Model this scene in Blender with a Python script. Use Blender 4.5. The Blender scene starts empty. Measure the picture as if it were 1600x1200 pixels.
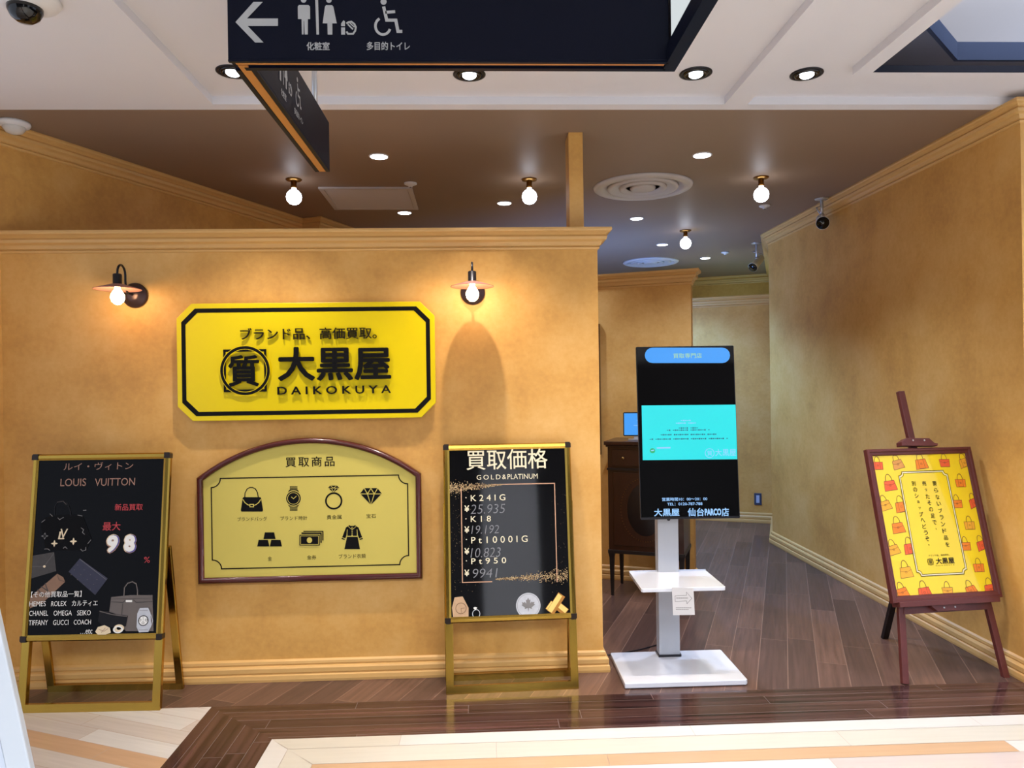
import bpy, bmesh, math, random
from mathutils import Matrix, Vector

# ------------------------------------------------------------------ camera, world, lights, exposure
sc = bpy.context.scene
COL = sc.collection
random.seed(7)
F, EYE = 1150.0, 1.5                       # focal length in pixels of a 1600 px wide frame, eye height
yaw, roll = math.radians(2.24), math.radians(0.83)
FWD = Vector((math.sin(yaw), math.cos(yaw), 0))
_r0 = Vector((math.cos(yaw), -math.sin(yaw), 0)); _u0 = _r0.cross(FWD)
RGT = _r0*math.cos(roll) - _u0*math.sin(roll)
UPV = _u0*math.cos(roll) + _r0*math.sin(roll)
CAMPOS = Vector((0, 0, EYE))
cd = bpy.data.cameras.new('camera'); cam = bpy.data.objects.new('camera', cd); COL.objects.link(cam)
cd.sensor_width = 36; cd.lens = F/1600*36; cd.clip_start = 0.05
cam.matrix_world = Matrix(((RGT.x, UPV.x, -FWD.x, 0), (RGT.y, UPV.y, -FWD.y, 0), (RGT.z, UPV.z, -FWD.z, EYE), (0, 0, 0, 1)))
sc.camera = cam
sc.view_settings.view_transform = 'Standard'; sc.view_settings.look = 'None'
sc.view_settings.gamma = 1; sc.view_settings.use_curve_mapping = False
sc.view_settings.exposure = 0.12
sc.cycles.use_denoising = True

def lin(c):
    f = lambda v: v/12.92 if v <= 0.04045 else ((v+0.055)/1.055)**2.4
    return tuple(f(x/255) for x in c)

w = bpy.data.worlds.new('world'); sc.world = w; w.use_nodes = True
w.node_tree.nodes['Background'].inputs[0].default_value = (*lin((222, 232, 252)), 1)
w.node_tree.nodes['Background'].inputs[1].default_value = 1.0

def light(name, typ, loc, energy, color=(255, 255, 255), aim=None, **kw):
    d = bpy.data.lights.new(name, typ); d.energy = energy; d.color = lin(color)
    for k, v in kw.items(): setattr(d, k, v)
    o = bpy.data.objects.new(name, d); COL.objects.link(o); o.location = loc
    if aim is not None: o.rotation_euler = (Vector(aim)-Vector(loc)).to_track_quat('-Z', 'Y').to_euler()
    return o

# unseen fill added in place of the mall's ceiling lamps, behind the photographer
light('mall_fill_light', 'AREA', (0.3, -0.6, 2.80), 150, (250, 251, 255), (0.3, -0.2, 0), shape='RECTANGLE', size=4.5, size_y=0.8, spread=math.radians(135))
light('mall_fill_light', 'AREA', (0.3, -1.9, 2.80), 120, (250, 252, 255), (0.3, -1.8, 0), shape='RECTANGLE', size=5.0, size_y=1.0, spread=math.radians(135))
light('void_fill_light', 'AREA', (3.6, 2.4, 3.5), 230, (246, 250, 255), (3.6, 2.6, 4.3), shape='RECTANGLE', size=1.4, size_y=0.8)  # added out of view to brighten the white ceiling above the opening
# ceiling downlights (position, energy, colour)
GIMBALS = [(-1.075, 3.27), (-0.042, 3.293), (0.976, 3.277), (1.485, 3.281)]
for x, y in GIMBALS:
    light('gimbal_beam', 'SPOT', (x, y, 2.855), 95, (255, 240, 224), (x, y+0.1, 0), spot_size=math.radians(80), spot_blend=0.8, shadow_soft_size=0.025)
DOWN = [(-0.593, 4.351, 70, (255, 240, 224)), (-0.594, 5.769, 70, (236, 242, 255)), (0.177, 5.48, 90, (215, 230, 255)),
        (1.324, 4.341, 170, (200, 220, 255)), (1.283, 6.015, 300, (135, 184, 255)), (1.78, 7.171, 260, (120, 176, 255)), (2.45, 7.971, 160, (130, 184, 255))]
for x, y, e, c in DOWN:
    light('downlight_beam', 'SPOT', (x, y, 2.838), e, c, (x, y, 0), spot_size=math.radians(120), spot_blend=0.6, shadow_soft_size=0.05)
light('far_recess_fill_light', 'AREA', (3.05, 8.3, 1.9), 6, (150, 205, 222), (3.1, 8.9, 2.8), shape='RECTANGLE', size=0.7, size_y=0.4)  # added behind the back partition, without a fixture, to lift the far wall
light('back_room_fill_light', 'AREA', (0.95, 6.9, 1.5), 40, (120, 168, 255), (1.5, 7.8, 2.85), shape='RECTANGLE', size=1.0, size_y=0.6)  # blue wash added out of sight behind the middle wall, no fixture

# ------------------------------------------------------------------ geometry helpers
class MB:
    """collects shapes and links them as ONE mesh object"""
    def __init__(s, M=None): s.v = []; s.f = []; s.mi = []; s.mats = []; s.sm = []; s.M = M or Matrix()
    def slot(s, m):
        if m not in s.mats: s.mats.append(m)
        return s.mats.index(m)
    def add(s, vs, fs, m, smooth=False, M=None):
        b = len(s.v); T = s.M @ M if M is not None else s.M
        s.v += [T @ Vector(p) for p in vs]; k = s.slot(m)
        for f in fs: s.f.append([b+i for i in f]); s.mi.append(k); s.sm.append(smooth)
        return s
    def box(s, x0, y0, z0, x1, y1, z1, m, M=None):
        vs = [(x, y, z) for z in (z0, z1) for y in (y0, y1) for x in (x0, x1)]
        return s.add(vs, [(0, 2, 3, 1), (4, 5, 7, 6), (0, 1, 5, 4), (2, 6, 7, 3), (0, 4, 6, 2), (1, 3, 7, 5)], m, M=M)
    def prism(s, pts, z0, z1, m, M=None):
        n = len(pts); a = sum(pts[i][0]*pts[(i+1) % n][1]-pts[(i+1) % n][0]*pts[i][1] for i in range(n))
        if a < 0: pts = list(pts)[::-1]
        vs = [(p[0], p[1], z0) for p in pts]+[(p[0], p[1], z1) for p in pts]
        fs = [tuple(range(n))[::-1], tuple(range(n, 2*n))]+[(i, (i+1) % n, n+(i+1) % n, n+i) for i in range(n)]
        return s.add(vs, fs, m, M=M)
    def flat(s, pts, z, m):
        pts = list(pts); n = len(pts)
        if n < 3: return s
        a = sum(pts[i][0]*pts[(i+1) % n][1]-pts[(i+1) % n][0]*pts[i][1] for i in range(n))
        if a < 0: pts = pts[::-1]
        return s.add([(p[0], p[1], z) for p in pts], [tuple(range(n))], m)
    def lathe(s, prof, m, M=None, n=32, smooth=True):
        vs, fs = [], []
        for r, z in prof:
            for i in range(n): a = 2*math.pi*i/n; vs.append((r*math.cos(a), r*math.sin(a), z))
        for j in range(len(prof)-1):
            for i in range(n): fs.append((j*n+i, j*n+(i+1) % n, (j+1)*n+(i+1) % n, (j+1)*n+i))
        if prof[0][0] > 1e-6: fs.append(tuple(range(n))[::-1])
        if prof[-1][0] > 1e-6: fs.append(tuple((len(prof)-1)*n+i for i in range(n)))
        return s.add(vs, fs, m, smooth, M)
    def ball(s, r, m, M=None, n=24, sz=1.0):
        return s.lathe([(max(r*math.sin(math.pi*k/12), 1e-7), -r*sz*math.cos(math.pi*k/12)) for k in range(13)], m, M, n)
    def tube(s, pts, rad, m, n=10, M=None):
        P = [Vector(p) for p in pts]; R = rad if isinstance(rad, (list, tuple)) else [rad]*len(P)
        vs, fs = [], []; up = None
        for i, p in enumerate(P):
            t = (P[min(i+1, len(P)-1)]-P[max(i-1, 0)]).normalized()
            if up is None: up = Vector((0, 0, 1)) if abs(t.z) < 0.9 else Vector((1, 0, 0))
            a = (up-t*up.dot(t)).normalized(); up = a; b = t.cross(a)
            for k in range(n):
                q = 2*math.pi*k/n; vs.append(p+(a*math.cos(q)+b*math.sin(q))*R[i])
        for j in range(len(P)-1):
            for k in range(n): fs.append((j*n+k, j*n+(k+1) % n, (j+1)*n+(k+1) % n, (j+1)*n+k))
        fs.append(tuple(range(n))[::-1]); fs.append(tuple((len(P)-1)*n+k for k in range(n)))
        return s.add(vs, fs, m, True, M)
    def bar(s, a, b, wx, wy, m, side=(1, 0, 0)):
        """rectangular bar from a to b: wx along side, wy across"""
        a, b = Vector(a), Vector(b); t = (b-a).normalized(); x = Vector(side); x = (x-t*x.dot(t)).normalized(); y = t.cross(x)
        vs = []
        for p in (a, b):
            for i, j in ((-1, -1), (1, -1), (1, 1), (-1, 1)): vs.append(p+x*wx/2*i+y*wy/2*j)
        return s.add(vs, [(3, 2, 1, 0), (4, 5, 6, 7), (0, 1, 5, 4), (1, 2, 6, 5), (2, 3, 7, 6), (3, 0, 4, 7)], m)
    def sweep(s, path, prof, m, closed=False, pclosed=True, M=None, smooth=False):
        """profile (offset to the right of the path, height) swept along a plan path with mitred corners"""
        n = len(path); P = [Vector((p[0], p[1])) for p in path]; vs, fs = [], []; k = len(prof)
        for i in range(n):
            d0 = (P[i]-P[i-1]).normalized() if (i > 0 or closed) else None
            d1 = (P[(i+1) % n]-P[i]).normalized() if (i < n-1 or closed) else None
            if d0 is None: d0 = d1
            if d1 is None: d1 = d0
            n0 = Vector((d0.y, -d0.x)); n1 = Vector((d1.y, -d1.x)); mm = (n0+n1)
            mm = mm/max(mm.dot(n0), 0.2)
            for o, z in prof: vs.append((P[i].x+mm.x*o, P[i].y+mm.y*o, z))
        for i in range(n if closed else n-1):
            for j in range(k if pclosed else k-1):
                a, b = i*k+j, i*k+(j+1) % k; c, d = ((i+1) % n)*k+(j+1) % k, ((i+1) % n)*k+j
                fs.append((a, b, c, d))
        if not closed and pclosed: fs.append(tuple(range(k))[::-1]); fs.append(tuple((n-1)*k+j for j in range(k)))
        return s.add(vs, fs, m, smooth, M)
    def build(s, name, parent=None, bevel=0, fix=True, loc=None):
        me = bpy.data.meshes.new(name); me.from_pydata([tuple(p) for p in s.v], [], s.f)
        for m in s.mats: me.materials.append(m)
        for p, k, sm in zip(me.polygons, s.mi, s.sm): p.material_index = k; p.use_smooth = sm
        if fix:
            bm = bmesh.new(); bm.from_mesh(me); bmesh.ops.recalc_face_normals(bm, faces=bm.faces); bm.to_mesh(me); bm.free()
        me.update()
        o = bpy.data.objects.new(name, me); COL.objects.link(o)
        if parent: o.parent = parent
        if loc: o.location = loc
        if bevel:
            b = o.modifiers.new('bevel', 'BEVEL'); b.width = bevel; b.segments = 2; b.limit_method = 'ANGLE'
        return o

def tag(o, label=None, cat=None, group=None, kind=None):
    if label: o['label'] = label
    if cat: o['category'] = cat
    if group: o['group'] = group
    if kind: o['kind'] = kind
    return o
def empty(name, loc, label, cat, rz=0, group=None):
    o = bpy.data.objects.new(name, None); COL.objects.link(o); o.location = loc; o.rotation_euler = (0, 0, rz)
    o.empty_display_size = 0.1
    return tag(o, label, cat, group)
def struct(o): o['kind'] = 'structure'; return o
def kids(o): return [c for c in bpy.data.objects if c.parent is o]
def copy_tree(o, loc, label, rz=None):
    r = o.copy(); COL.objects.link(r); r.location = loc; r['label'] = label
    if rz is not None: r.rotation_euler = (0, 0, rz)
    for ch in kids(o):
        c = ch.copy(); COL.objects.link(c); c.parent = r
        for g in kids(ch):
            d = g.copy(); COL.objects.link(d); d.parent = c
    return r
def ray(px, py): return FWD + RGT*((px-800)/F) - UPV*((py-600)/F)
def on_z(px, py, z): d = ray(px, py); return CAMPOS + d*((z-EYE)/d.z)

class Sheet:
    """a flat print or panel: u right, v up, w towards the viewer; W places it in the world, L inside its thing"""
    def __init__(s, root_loc, rz, L):
        s.L = L; s.W = Matrix.Translation(root_loc) @ Matrix.Rotation(rz, 4, 'Z') @ L; s.I = s.W.inverted()
    def P(s, px, py, wo=0.0):
        o = s.I @ CAMPOS; d = s.I.to_3x3() @ ray(px, py); t = (wo-o.z)/d.z
        return (o.x+d.x*t, o.y+d.y*t)

FONT = {}
def text_mesh(t, bold, ext, spacing):
    c = bpy.data.curves.new('lettering', 'FONT'); c.body = t; c.size = 1; c.space_character = spacing
    c.offset = min(bold, 0.0); c.extrude = ext; c.resolution_u = 3
    o = bpy.data.objects.new('lettering_source', c); COL.objects.link(o)
    bpy.context.view_layer.update()
    me = bpy.data.meshes.new_from_object(o.evaluated_get(bpy.context.evaluated_depsgraph_get()))
    vs = [v.co.copy() for v in me.vertices]; fs = [tuple(p.vertices) for p in me.polygons]
    bpy.data.objects.remove(o); bpy.data.curves.remove(c); bpy.data.meshes.remove(me)
    n0 = len(vs)
    if bold > 0:                            # heavier strokes: the outline laid down again a hair to each side
        f0, vv, ff = fs, [], []
        for i in range(8):
            dx, dy = bold*math.cos(i*math.pi/4), bold*math.sin(i*math.pi/4)
            vv += [p+Vector((dx, dy, 0)) for p in vs]; ff += [tuple(j+i*n0 for j in f) for f in f0]
        vs, fs = vv, ff
    return vs, fs, n0

class Art(MB):
    def __init__(s, sheet, base=0.0006): super().__init__(sheet.L); s.sh = sheet; s.base = base
    def z(s, k): return s.base+0.0004*k
    def poly(s, pts, m, k=0): return s.flat([s.sh.P(*p, s.base) for p in pts], s.z(k), m)
    def textuv(s, t, u0, v0, u1, v1, m, k=1, bold=0.0, ext=0.0, spacing=1.0, rot=0.0, shear=0.0):
        vs, fs, n0 = text_mesh(t, bold, 0.0 if not ext else 0.5, spacing)
        if not vs: return s
        xs = [p.x for p in vs]; ys = [p.y for p in vs]
        a, b, c, d = min(xs), max(xs), min(ys), max(ys); cu, cv = (u0+u1)/2, (v0+v1)/2
        out = []
        for iv, p in enumerate(vs):
            x = ((p.x-a)/(b-a)-0.5)*(u1-u0) if b > a else 0; y = ((p.y-c)/(d-c)-0.5)*(v1-v0) if d > c else 0
            x += shear*y
            x, y = x*math.cos(rot)-y*math.sin(rot), x*math.sin(rot)+y*math.cos(rot)
            out.append((cu+x, cv+y, s.z(k)+p.z*2*ext+3e-5*(iv//n0)))
        return s.add(out, fs, m)
    def text(s, t, box, m, k=1, **kw):
        x0, y0, x1, y1 = box; xc, yc = (x0+x1)/2, (y0+y1)/2
        b = s.base
        return s.textuv(t, s.sh.P(x0, yc, b)[0], s.sh.P(xc, y1, b)[1], s.sh.P(x1, yc, b)[0], s.sh.P(xc, y0, b)[1], m, k, **kw)
    def line(s, pts, wd, m, k=1, closed=False):
        return s.lineuv([s.sh.P(*p) for p in pts], wd, m, k, closed)
    def lineuv(s, pts, wd, m, k=1, closed=False):
        P = [Vector(p) for p in pts]; n = len(P); L, R = [], []
        for i in range(n):
            d0 = (P[i]-P[i-1]) if (i > 0 or closed) else (P[1]-P[0]); d1 = (P[(i+1) % n]-P[i]) if (i < n-1 or closed) else d0
            d0 = d0.normalized(); d1 = d1.normalized(); n0 = Vector((-d0.y, d0.x)); n1 = Vector((-d1.y, d1.x)); mm = n0+n1
            mm = mm/max(mm.dot(n0), 0.3); L.append(P[i]+mm*wd/2); R.append(P[i]-mm*wd/2)
        for i in range(n if closed else n-1):
            j = (i+1) % n; s.flat([L[i], L[j], R[j], R[i]], s.z(k), m)
        return s
    def disc(s, c, r, m, k=1, n=28, sy=1.0): return s.flat([(c[0]+r*math.cos(2*math.pi*i/n), c[1]+r*sy*math.sin(2*math.pi*i/n)) for i in range(n)], s.z(k), m)
    def ring(s, c, r0, r1, m, k=1, n=40, a0=0, a1=360, sy=1.0):
        for i in range(n):
            a, b = math.radians(a0+(a1-a0)*i/n), math.radians(a0+(a1-a0)*(i+1)/n)
            s.flat([(c[0]+r*math.cos(t), c[1]+sy*r*math.sin(t)) for r, t in ((r0, a), (r1, a), (r1, b), (r0, b))], s.z(k), m)
        return s
def zoom(ox, oy, k): return lambda *a: tuple((ox+a[i]*k) if i % 2 == 0 else (oy+a[i]*k) for i in range(len(a)))
def notch(c, r, n=6):
    """rectangle corners (bl, br, tr, tl) with concave quarter circle corners"""
    out = []
    for i, (x, y) in enumerate(c):
        a0 = [90, 180, 270, 0][i]
        for j in range(n+1):
            t = math.radians(a0-90*j/n); out.append((x+r*math.cos(t), y+r*math.sin(t)))
    return out

# ------------------------------------------------------------------ materials (all procedural)
def nt(name):
    m = bpy.data.materials.new(name); m.use_nodes = True; t = m.node_tree
    return m, t, t.nodes['Principled BSDF']
def mat(name, c, rough=0.5, metal=0.0, var=0.08, scale=6.0, emit=0.0, spec=None, coat=0.0, stretch=None, bump=0.0):
    m, t, b = nt(name); N, Lk = t.nodes, t.links
    tc = N.new('ShaderNodeTexCoord'); mp = N.new('ShaderNodeMapping'); no = N.new('ShaderNodeTexNoise'); mx = N.new('ShaderNodeMix'); mx.data_type = 'RGBA'
    Lk.new(tc.outputs['Object'], mp.inputs[0]); Lk.new(mp.outputs[0], no.inputs[0]); no.inputs['Scale'].default_value = scale; no.inputs['Detail'].default_value = 5
    if stretch: mp.inputs['Scale'].default_value = stretch
    l = lin(c); mx.inputs['A'].default_value = (*[x*(1-var) for x in l], 1); mx.inputs['B'].default_value = (*[min(1, x*(1+var)) for x in l], 1)
    Lk.new(no.outputs[0], mx.inputs['Factor'])
    if emit: b.inputs['Base Color'].default_value = (0.02, 0.02, 0.02, 1)
    else: Lk.new(mx.outputs['Result'], b.inputs['Base Color'])
    b.inputs['Roughness'].default_value = rough; b.inputs['Metallic'].default_value = metal
    if spec is not None: b.inputs['Specular IOR Level'].default_value = spec
    if coat: b.inputs['Coat Weight'].default_value = coat; b.inputs['Coat Roughness'].default_value = 0.03
    if emit: Lk.new(mx.outputs['Result'], b.inputs['Emission Color']); b.inputs['Emission Strength'].default_value = emit
    if bump:
        bp = N.new('ShaderNodeBump'); bp.inputs['Strength'].default_value = bump; bp.inputs['Distance'].default_value = 0.01
        Lk.new(no.outputs[0], bp.inputs['Height']); Lk.new(bp.outputs[0], b.inputs['Normal'])
    return m
def plaster(name, dark, mid, light_):
    m, t, b = nt(name); N, Lk = t.nodes, t.links
    tc = N.new('ShaderNodeTexCoord')
    n1 = N.new('ShaderNodeTexNoise'); n1.inputs['Scale'].default_value = 2.2; n1.inputs['Detail'].default_value = 8; n1.inputs['Roughness'].default_value = 0.65
    n2 = N.new('ShaderNodeTexNoise'); n2.inputs['Scale'].default_value = 38; n2.inputs['Detail'].default_value = 4
    Lk.new(tc.outputs['Object'], n1.inputs[0]); Lk.new(tc.outputs['Object'], n2.inputs[0])
    ad = N.new('ShaderNodeMath'); ad.operation = 'MULTIPLY_ADD'; ad.inputs[1].default_value = 0.22; Lk.new(n2.outputs[0], ad.inputs[0]); Lk.new(n1.outputs[0], ad.inputs[2])
    cr = N.new('ShaderNodeValToRGB'); e = cr.color_ramp.elements
    e[0].position = 0.42; e[0].color = (*lin(dark), 1); e[1].position = 0.82; e[1].color = (*lin(light_), 1)
    q = e.new(0.6); q.color = (*lin(mid), 1)
    Lk.new(ad.outputs[0], cr.inputs[0]); Lk.new(cr.outputs[0], b.inputs['Base Color']); b.inputs['Roughness'].default_value = 0.55
    bp = N.new('ShaderNodeBump'); bp.inputs['Strength'].default_value = 0.12; bp.inputs['Distance'].default_value = 0.004
    Lk.new(ad.outputs[0], bp.inputs['Height']); Lk.new(bp.outputs[0], b.inputs['Normal'])
    return m
def planks(name, angle, wd, ln, cols, gap, rough=0.25, grain=0.35, goff=(0, 0), streak=(1.5, 60), coat=0.0):
    """boards of width wd, length ln, laid along the given direction"""
    m, t, b = nt(name); N, Lk = t.nodes, t.links
    def M(op, a, b_=None, c=None):
        n = N.new('ShaderNodeMath'); n.operation = op
        for i, v in enumerate((a, b_, c)):
            if v is None: continue
            if isinstance(v, (int, float)): n.inputs[i].default_value = v
            else: Lk.new(v, n.inputs[i])
        return n.outputs[0]
    tc = N.new('ShaderNodeTexCoord'); sp = N.new('ShaderNodeSeparateXYZ'); Lk.new(tc.outputs['Object'], sp.inputs[0])
    ca, sa = math.cos(angle), math.sin(angle)
    X = M('ADD', M('MULTIPLY', sp.outputs[0], ca), M('MULTIPLY', sp.outputs[1], sa)); Y = M('SUBTRACT', M('MULTIPLY', sp.outputs[1], ca), M('MULTIPLY', sp.outputs[0], sa))
    V = M('ADD', M('DIVIDE', Y, wd), goff[1]); row = M('FLOOR', V)
    wn = N.new('ShaderNodeTexWhiteNoise'); wn.noise_dimensions = '1D'; Lk.new(row, wn.inputs['W'])
    U = M('ADD', M('ADD', M('DIVIDE', X, ln), M('MULTIPLY', wn.outputs['Value'], 7.3)), goff[0]); col = M('FLOOR', U)
    cx = N.new('ShaderNodeCombineXYZ'); Lk.new(row, cx.inputs[0]); Lk.new(col, cx.inputs[1])
    w2 = N.new('ShaderNodeTexWhiteNoise'); w2.noise_dimensions = '2D'; Lk.new(cx.outputs[0], w2.inputs['Vector'])
    cr = N.new('ShaderNodeValToRGB'); cr.color_ramp.interpolation = 'CONSTANT'; e = cr.color_ramp.elements
    e[0].color = (*lin(cols[0][1]), 1); e[0].position = 0; e[1].position = cols[1][0]; e[1].color = (*lin(cols[1][1]), 1)
    for p, c in cols[2:]: q = e.new(p); q.color = (*lin(c), 1)
    Lk.new(w2.outputs['Value'], cr.inputs[0])
    gv = N.new('ShaderNodeCombineXYZ'); Lk.new(M('MULTIPLY', X, streak[0]), gv.inputs[0]); Lk.new(M('MULTIPLY', Y, streak[1]), gv.inputs[1]); Lk.new(M('MULTIPLY', w2.outputs['Value'], 31.0), gv.inputs[2])
    gn = N.new('ShaderNodeTexNoise'); gn.inputs['Scale'].default_value = 1; gn.inputs['Detail'].default_value = 4; gn.inputs['Distortion'].default_value = 0.6; Lk.new(gv.outputs[0], gn.inputs[0])
    g = N.new('ShaderNodeMapRange'); Lk.new(gn.outputs[0], g.inputs[0]); g.inputs[1].default_value = 0.3; g.inputs[2].default_value = 0.7; g.inputs[3].default_value = max(1-grain, 0.3); g.inputs[4].default_value = 1+grain*0.6
    mu = N.new('ShaderNodeVectorMath'); mu.operation = 'SCALE'; Lk.new(cr.outputs[0], mu.inputs[0]); Lk.new(g.outputs[0], mu.inputs['Scale'])
    fv, fu = M('FRACT', V), M('FRACT', U)
    ev = M('LESS_THAN', M('MULTIPLY', M('MINIMUM', fv, M('SUBTRACT', 1.0, fv)), wd), 0.0013)
    eu = M('LESS_THAN', M('MULTIPLY', M('MINIMUM', fu, M('SUBTRACT', 1.0, fu)), ln), 0.0013)
    ed = M('MAXIMUM', ev, eu)
    mx = N.new('ShaderNodeMix'); mx.data_type = 'RGBA'; Lk.new(ed, mx.inputs['Factor']); Lk.new(mu.outputs[0], mx.inputs['A']); mx.inputs['B'].default_value = (*lin(gap), 1)
    Lk.new(mx.outputs['Result'], b.inputs['Base Color']); b.inputs['Roughness'].default_value = rough
    if coat: b.inputs['Coat Weight'].default_value = coat; b.inputs['Coat Roughness'].default_value = 0.08
    return m

D = math.radians
MP = plaster('ochre_plaster', (196, 144, 72), (214, 162, 84), (226, 180, 108))
MTRIM = mat('ochre_moulding', (214, 170, 104), 0.42, var=0.06, scale=9)
MBROWN = mat('brown_ceiling_paint', (142, 120, 103), 0.5, var=0.05, scale=1.5, spec=0.3)
MWHITEC = mat('white_ceiling_paint', (222, 221, 226), 0.7, var=0.02, scale=2)
MSLATE = mat('slate_void_paint', (84, 86, 96), 0.8, var=0.06, scale=4, spec=0.1)
MNAVY = mat('navy_sign_metal', (14, 18, 34), 0.45, var=0.08, scale=5, spec=0.1)
MSIGNW = mat('white_sign_print', (176, 180, 184), 0.5, var=0.03)
MBLACKP = mat('black_print', (8, 8, 10), 0.55, var=0.05, spec=0.15)
MINK = mat('warm_black_print', (26, 20, 12), 0.55, var=0.05, spec=0.15)
MWHITEP = mat('white_print', (232, 232, 228), 0.5, var=0.03)
MAMBER = mat('amber_channel', (176, 112, 58), 0.45, var=0.06, stretch=(1, 1, 1))
MYEL = mat('yellow_acrylic', (224, 200, 0), 0.28, var=0.03, scale=3)
MYELE = mat('amber_acrylic_edge', (240, 196, 6), 0.3, var=0.04)
MOLIVE = mat('mustard_panel', (206, 190, 92), 0.45, var=0.03, scale=3)
MMAHOG = mat('mahogany_lacquer', (76, 25, 22), 0.22, var=0.2, scale=14, stretch=(1, 1, 6), coat=0.4)
MEASEL = mat('red_brown_wood', (92, 40, 36), 0.4, var=0.2, scale=20, stretch=(4, 4, 1))
MDARKW = mat('dark_walnut', (46, 20, 13), 0.3, var=0.35, scale=10, stretch=(6, 6, 1), coat=0.3)
MBLACKW = mat('black_wood', (22, 16, 16), 0.4, var=0.15)
MGOLD = mat('brushed_gold', (182, 148, 66), 0.2, 1.0, var=0.08, scale=30, stretch=(1, 1, 0.05))
MBRASS = mat('aged_brass', (150, 112, 60), 0.3, 1.0, var=0.1)
MCAPB = mat('bronze_corner_cap', (38, 26, 20), 0.3, 0.4, var=0.1)
MPOSTB = mat('black_poster', (10, 10, 12), 0.05, var=0.1, scale=3, spec=0.9)
MBLK = mat('black_metal', (28, 28, 36), 0.35, 0.3, var=0.08)
MBLKG = mat('black_gloss', (8, 8, 9), 0.05, var=0.1)
MSHADE = mat('rose_enamel', (160, 112, 104), 0.4, var=0.04)
MROSEW = mat('dark_bronze', (62, 48, 50), 0.32, 0.6, var=0.08)
MWHITEPL = mat('white_plastic', (226, 226, 228), 0.4, var=0.02)
MWHITEGL = mat('white_gloss_board', (222, 226, 236), 0.12, var=0.02, coat=1.0)
MGREYA = mat('grey_aluminium_paint', (176, 180, 188), 0.35, 0.2, var=0.03, stretch=(8, 8, 0.3))
MDIFF = mat('white_diffuser_metal', (196, 190, 188), 0.45, var=0.03)
MVENTD = mat('vent_shadow_gap', (96, 88, 86), 0.6, var=0.05)
MSTEEL = mat('light_steel', (200, 202, 206), 0.3, 0.7, var=0.05)
MBULB = mat('lit_frosted_bulb', (238, 242, 255), 0.2, var=0.02, emit=7.0)
MBULBW = mat('lit_warm_bulb', (255, 208, 152), 0.2, var=0.02, emit=42.0)
MLED = mat('lit_led_disc', (240, 246, 255), 0.3, var=0.01, emit=9.0)
MPAPER = mat('white_paper', (222, 220, 220), 0.7, var=0.03)
MGREYP = mat('grey_print', (120, 118, 118), 0.6, var=0.05)
MTEMIT = mat('cyan_screen', (6, 226, 232), 0.3, var=0.05, scale=4, emit=0.95)
MBEMIT = mat('blue_screen', (58, 158, 250), 0.3, var=0.03, emit=0.9)
MLEMIT = mat('pale_blue_screen_text', (150, 200, 255), 0.3, var=0.03, emit=1.0)
MSTXT = mat('screen_text_blue', (16, 120, 160), 0.3, var=0.03, emit=0.5)
MSGRN = mat('screen_green', (30, 200, 120), 0.3, var=0.03, emit=0.7)
MSYEL = mat('screen_yellow', (176, 222, 140), 0.3, var=0.03, emit=0.95)
MPANEL = mat('milk_lit_panel', (232, 240, 242), 0.4, var=0.02, emit=0.75)
MBROWNF = planks('brown_oak_boards', D(67.5), 0.145, 0.95, [(0, (98, 72, 62)), (0.3, (84, 62, 55)), (0.55, (108, 80, 68)), (0.8, (78, 58, 52))], (150, 120, 104), 0.3, 0.32, streak=(2.5, 55))
MEBONYX = planks('ebony_boards_across', 0, 0.085, 1.4, [(0, (62, 40, 38)), (0.4, (54, 35, 34)), (0.7, (70, 47, 43))], (112, 98, 94), 0.16, 1.4, goff=(0, 0.42), streak=(1.0, 42), coat=0.2)
MEBONYY = planks('ebony_boards_along', D(90), 0.085, 1.4, [(0, (62, 40, 38)), (0.4, (54, 35, 34)), (0.7, (70, 47, 43))], (112, 98, 94), 0.16, 1.4, goff=(0, 0.3), streak=(1.0, 42), coat=0.2)
MPALEF = planks('pale_mall_boards', D(-22.5), 0.105, 0.62, [(0, (194, 183, 172)), (0.3, (204, 199, 192)), (0.55, (186, 173, 164)), (0.82, (190, 154, 120))], (176, 158, 142), 0.16, 0.07, streak=(3, 40))
PALE = [mat('cream_board', (198, 192, 178), 0.16, var=0.06, scale=8, stretch=(0.4, 6, 1)), mat('blush_board', (192, 179, 172), 0.16, var=0.06, scale=8, stretch=(0.4, 6, 1)),
        mat('honey_board', (190, 156, 122), 0.16, var=0.1, scale=8, stretch=(0.4, 6, 1)), mat('ivory_board', (204, 200, 193), 0.16, var=0.05, scale=8, stretch=(0.4, 6, 1))]

# ------------------------------------------------------------------ setting: walls
ZC = 2.85
def wall(name, path, z0, z1, t, m=MP): return struct(MB().sweep(path, [(0, z0), (0, z1), (-t, z1), (-t, z0)], m).build(name))
BASE = [(0, 0), (0.03, 0), (0.032, 0.012), (0.03, 0.032), (0.02, 0.038), (0.026, 0.046), (0.026, 0.066), (0.02, 0.074), (0.01, 0.078), (0.014, 0.086), (0.012, 0.098), (0.004, 0.104), (0, 0.106)]
def crown(zt): return [(0, zt-0.105), (0.008, zt-0.102), (0.012, zt-0.094), (0.006, zt-0.088), (0.016, zt-0.084), (0.02, zt-0.072), (0.024, zt-0.066), (0.042, zt-0.058), (0.046, zt-0.044), (0.038, zt-0.034),
                       (0.05, zt-0.024), (0.064, zt-0.018), (0.068, zt-0.01), (0.066, zt), (0, zt)]
c22, s22 = math.cos(D(22.5)), math.sin(D(22.5))
FRONT = [(-2.50, 3.82), (0.605, 3.82), (0.605, 3.94)]
struct(MB().box(-2.50, 3.82, 0, 0.605, 3.94, 2.298, MP).build('wall_front'))
struct(MB().sweep(FRONT, BASE, MTRIM).build('baseboard_front'))
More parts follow.
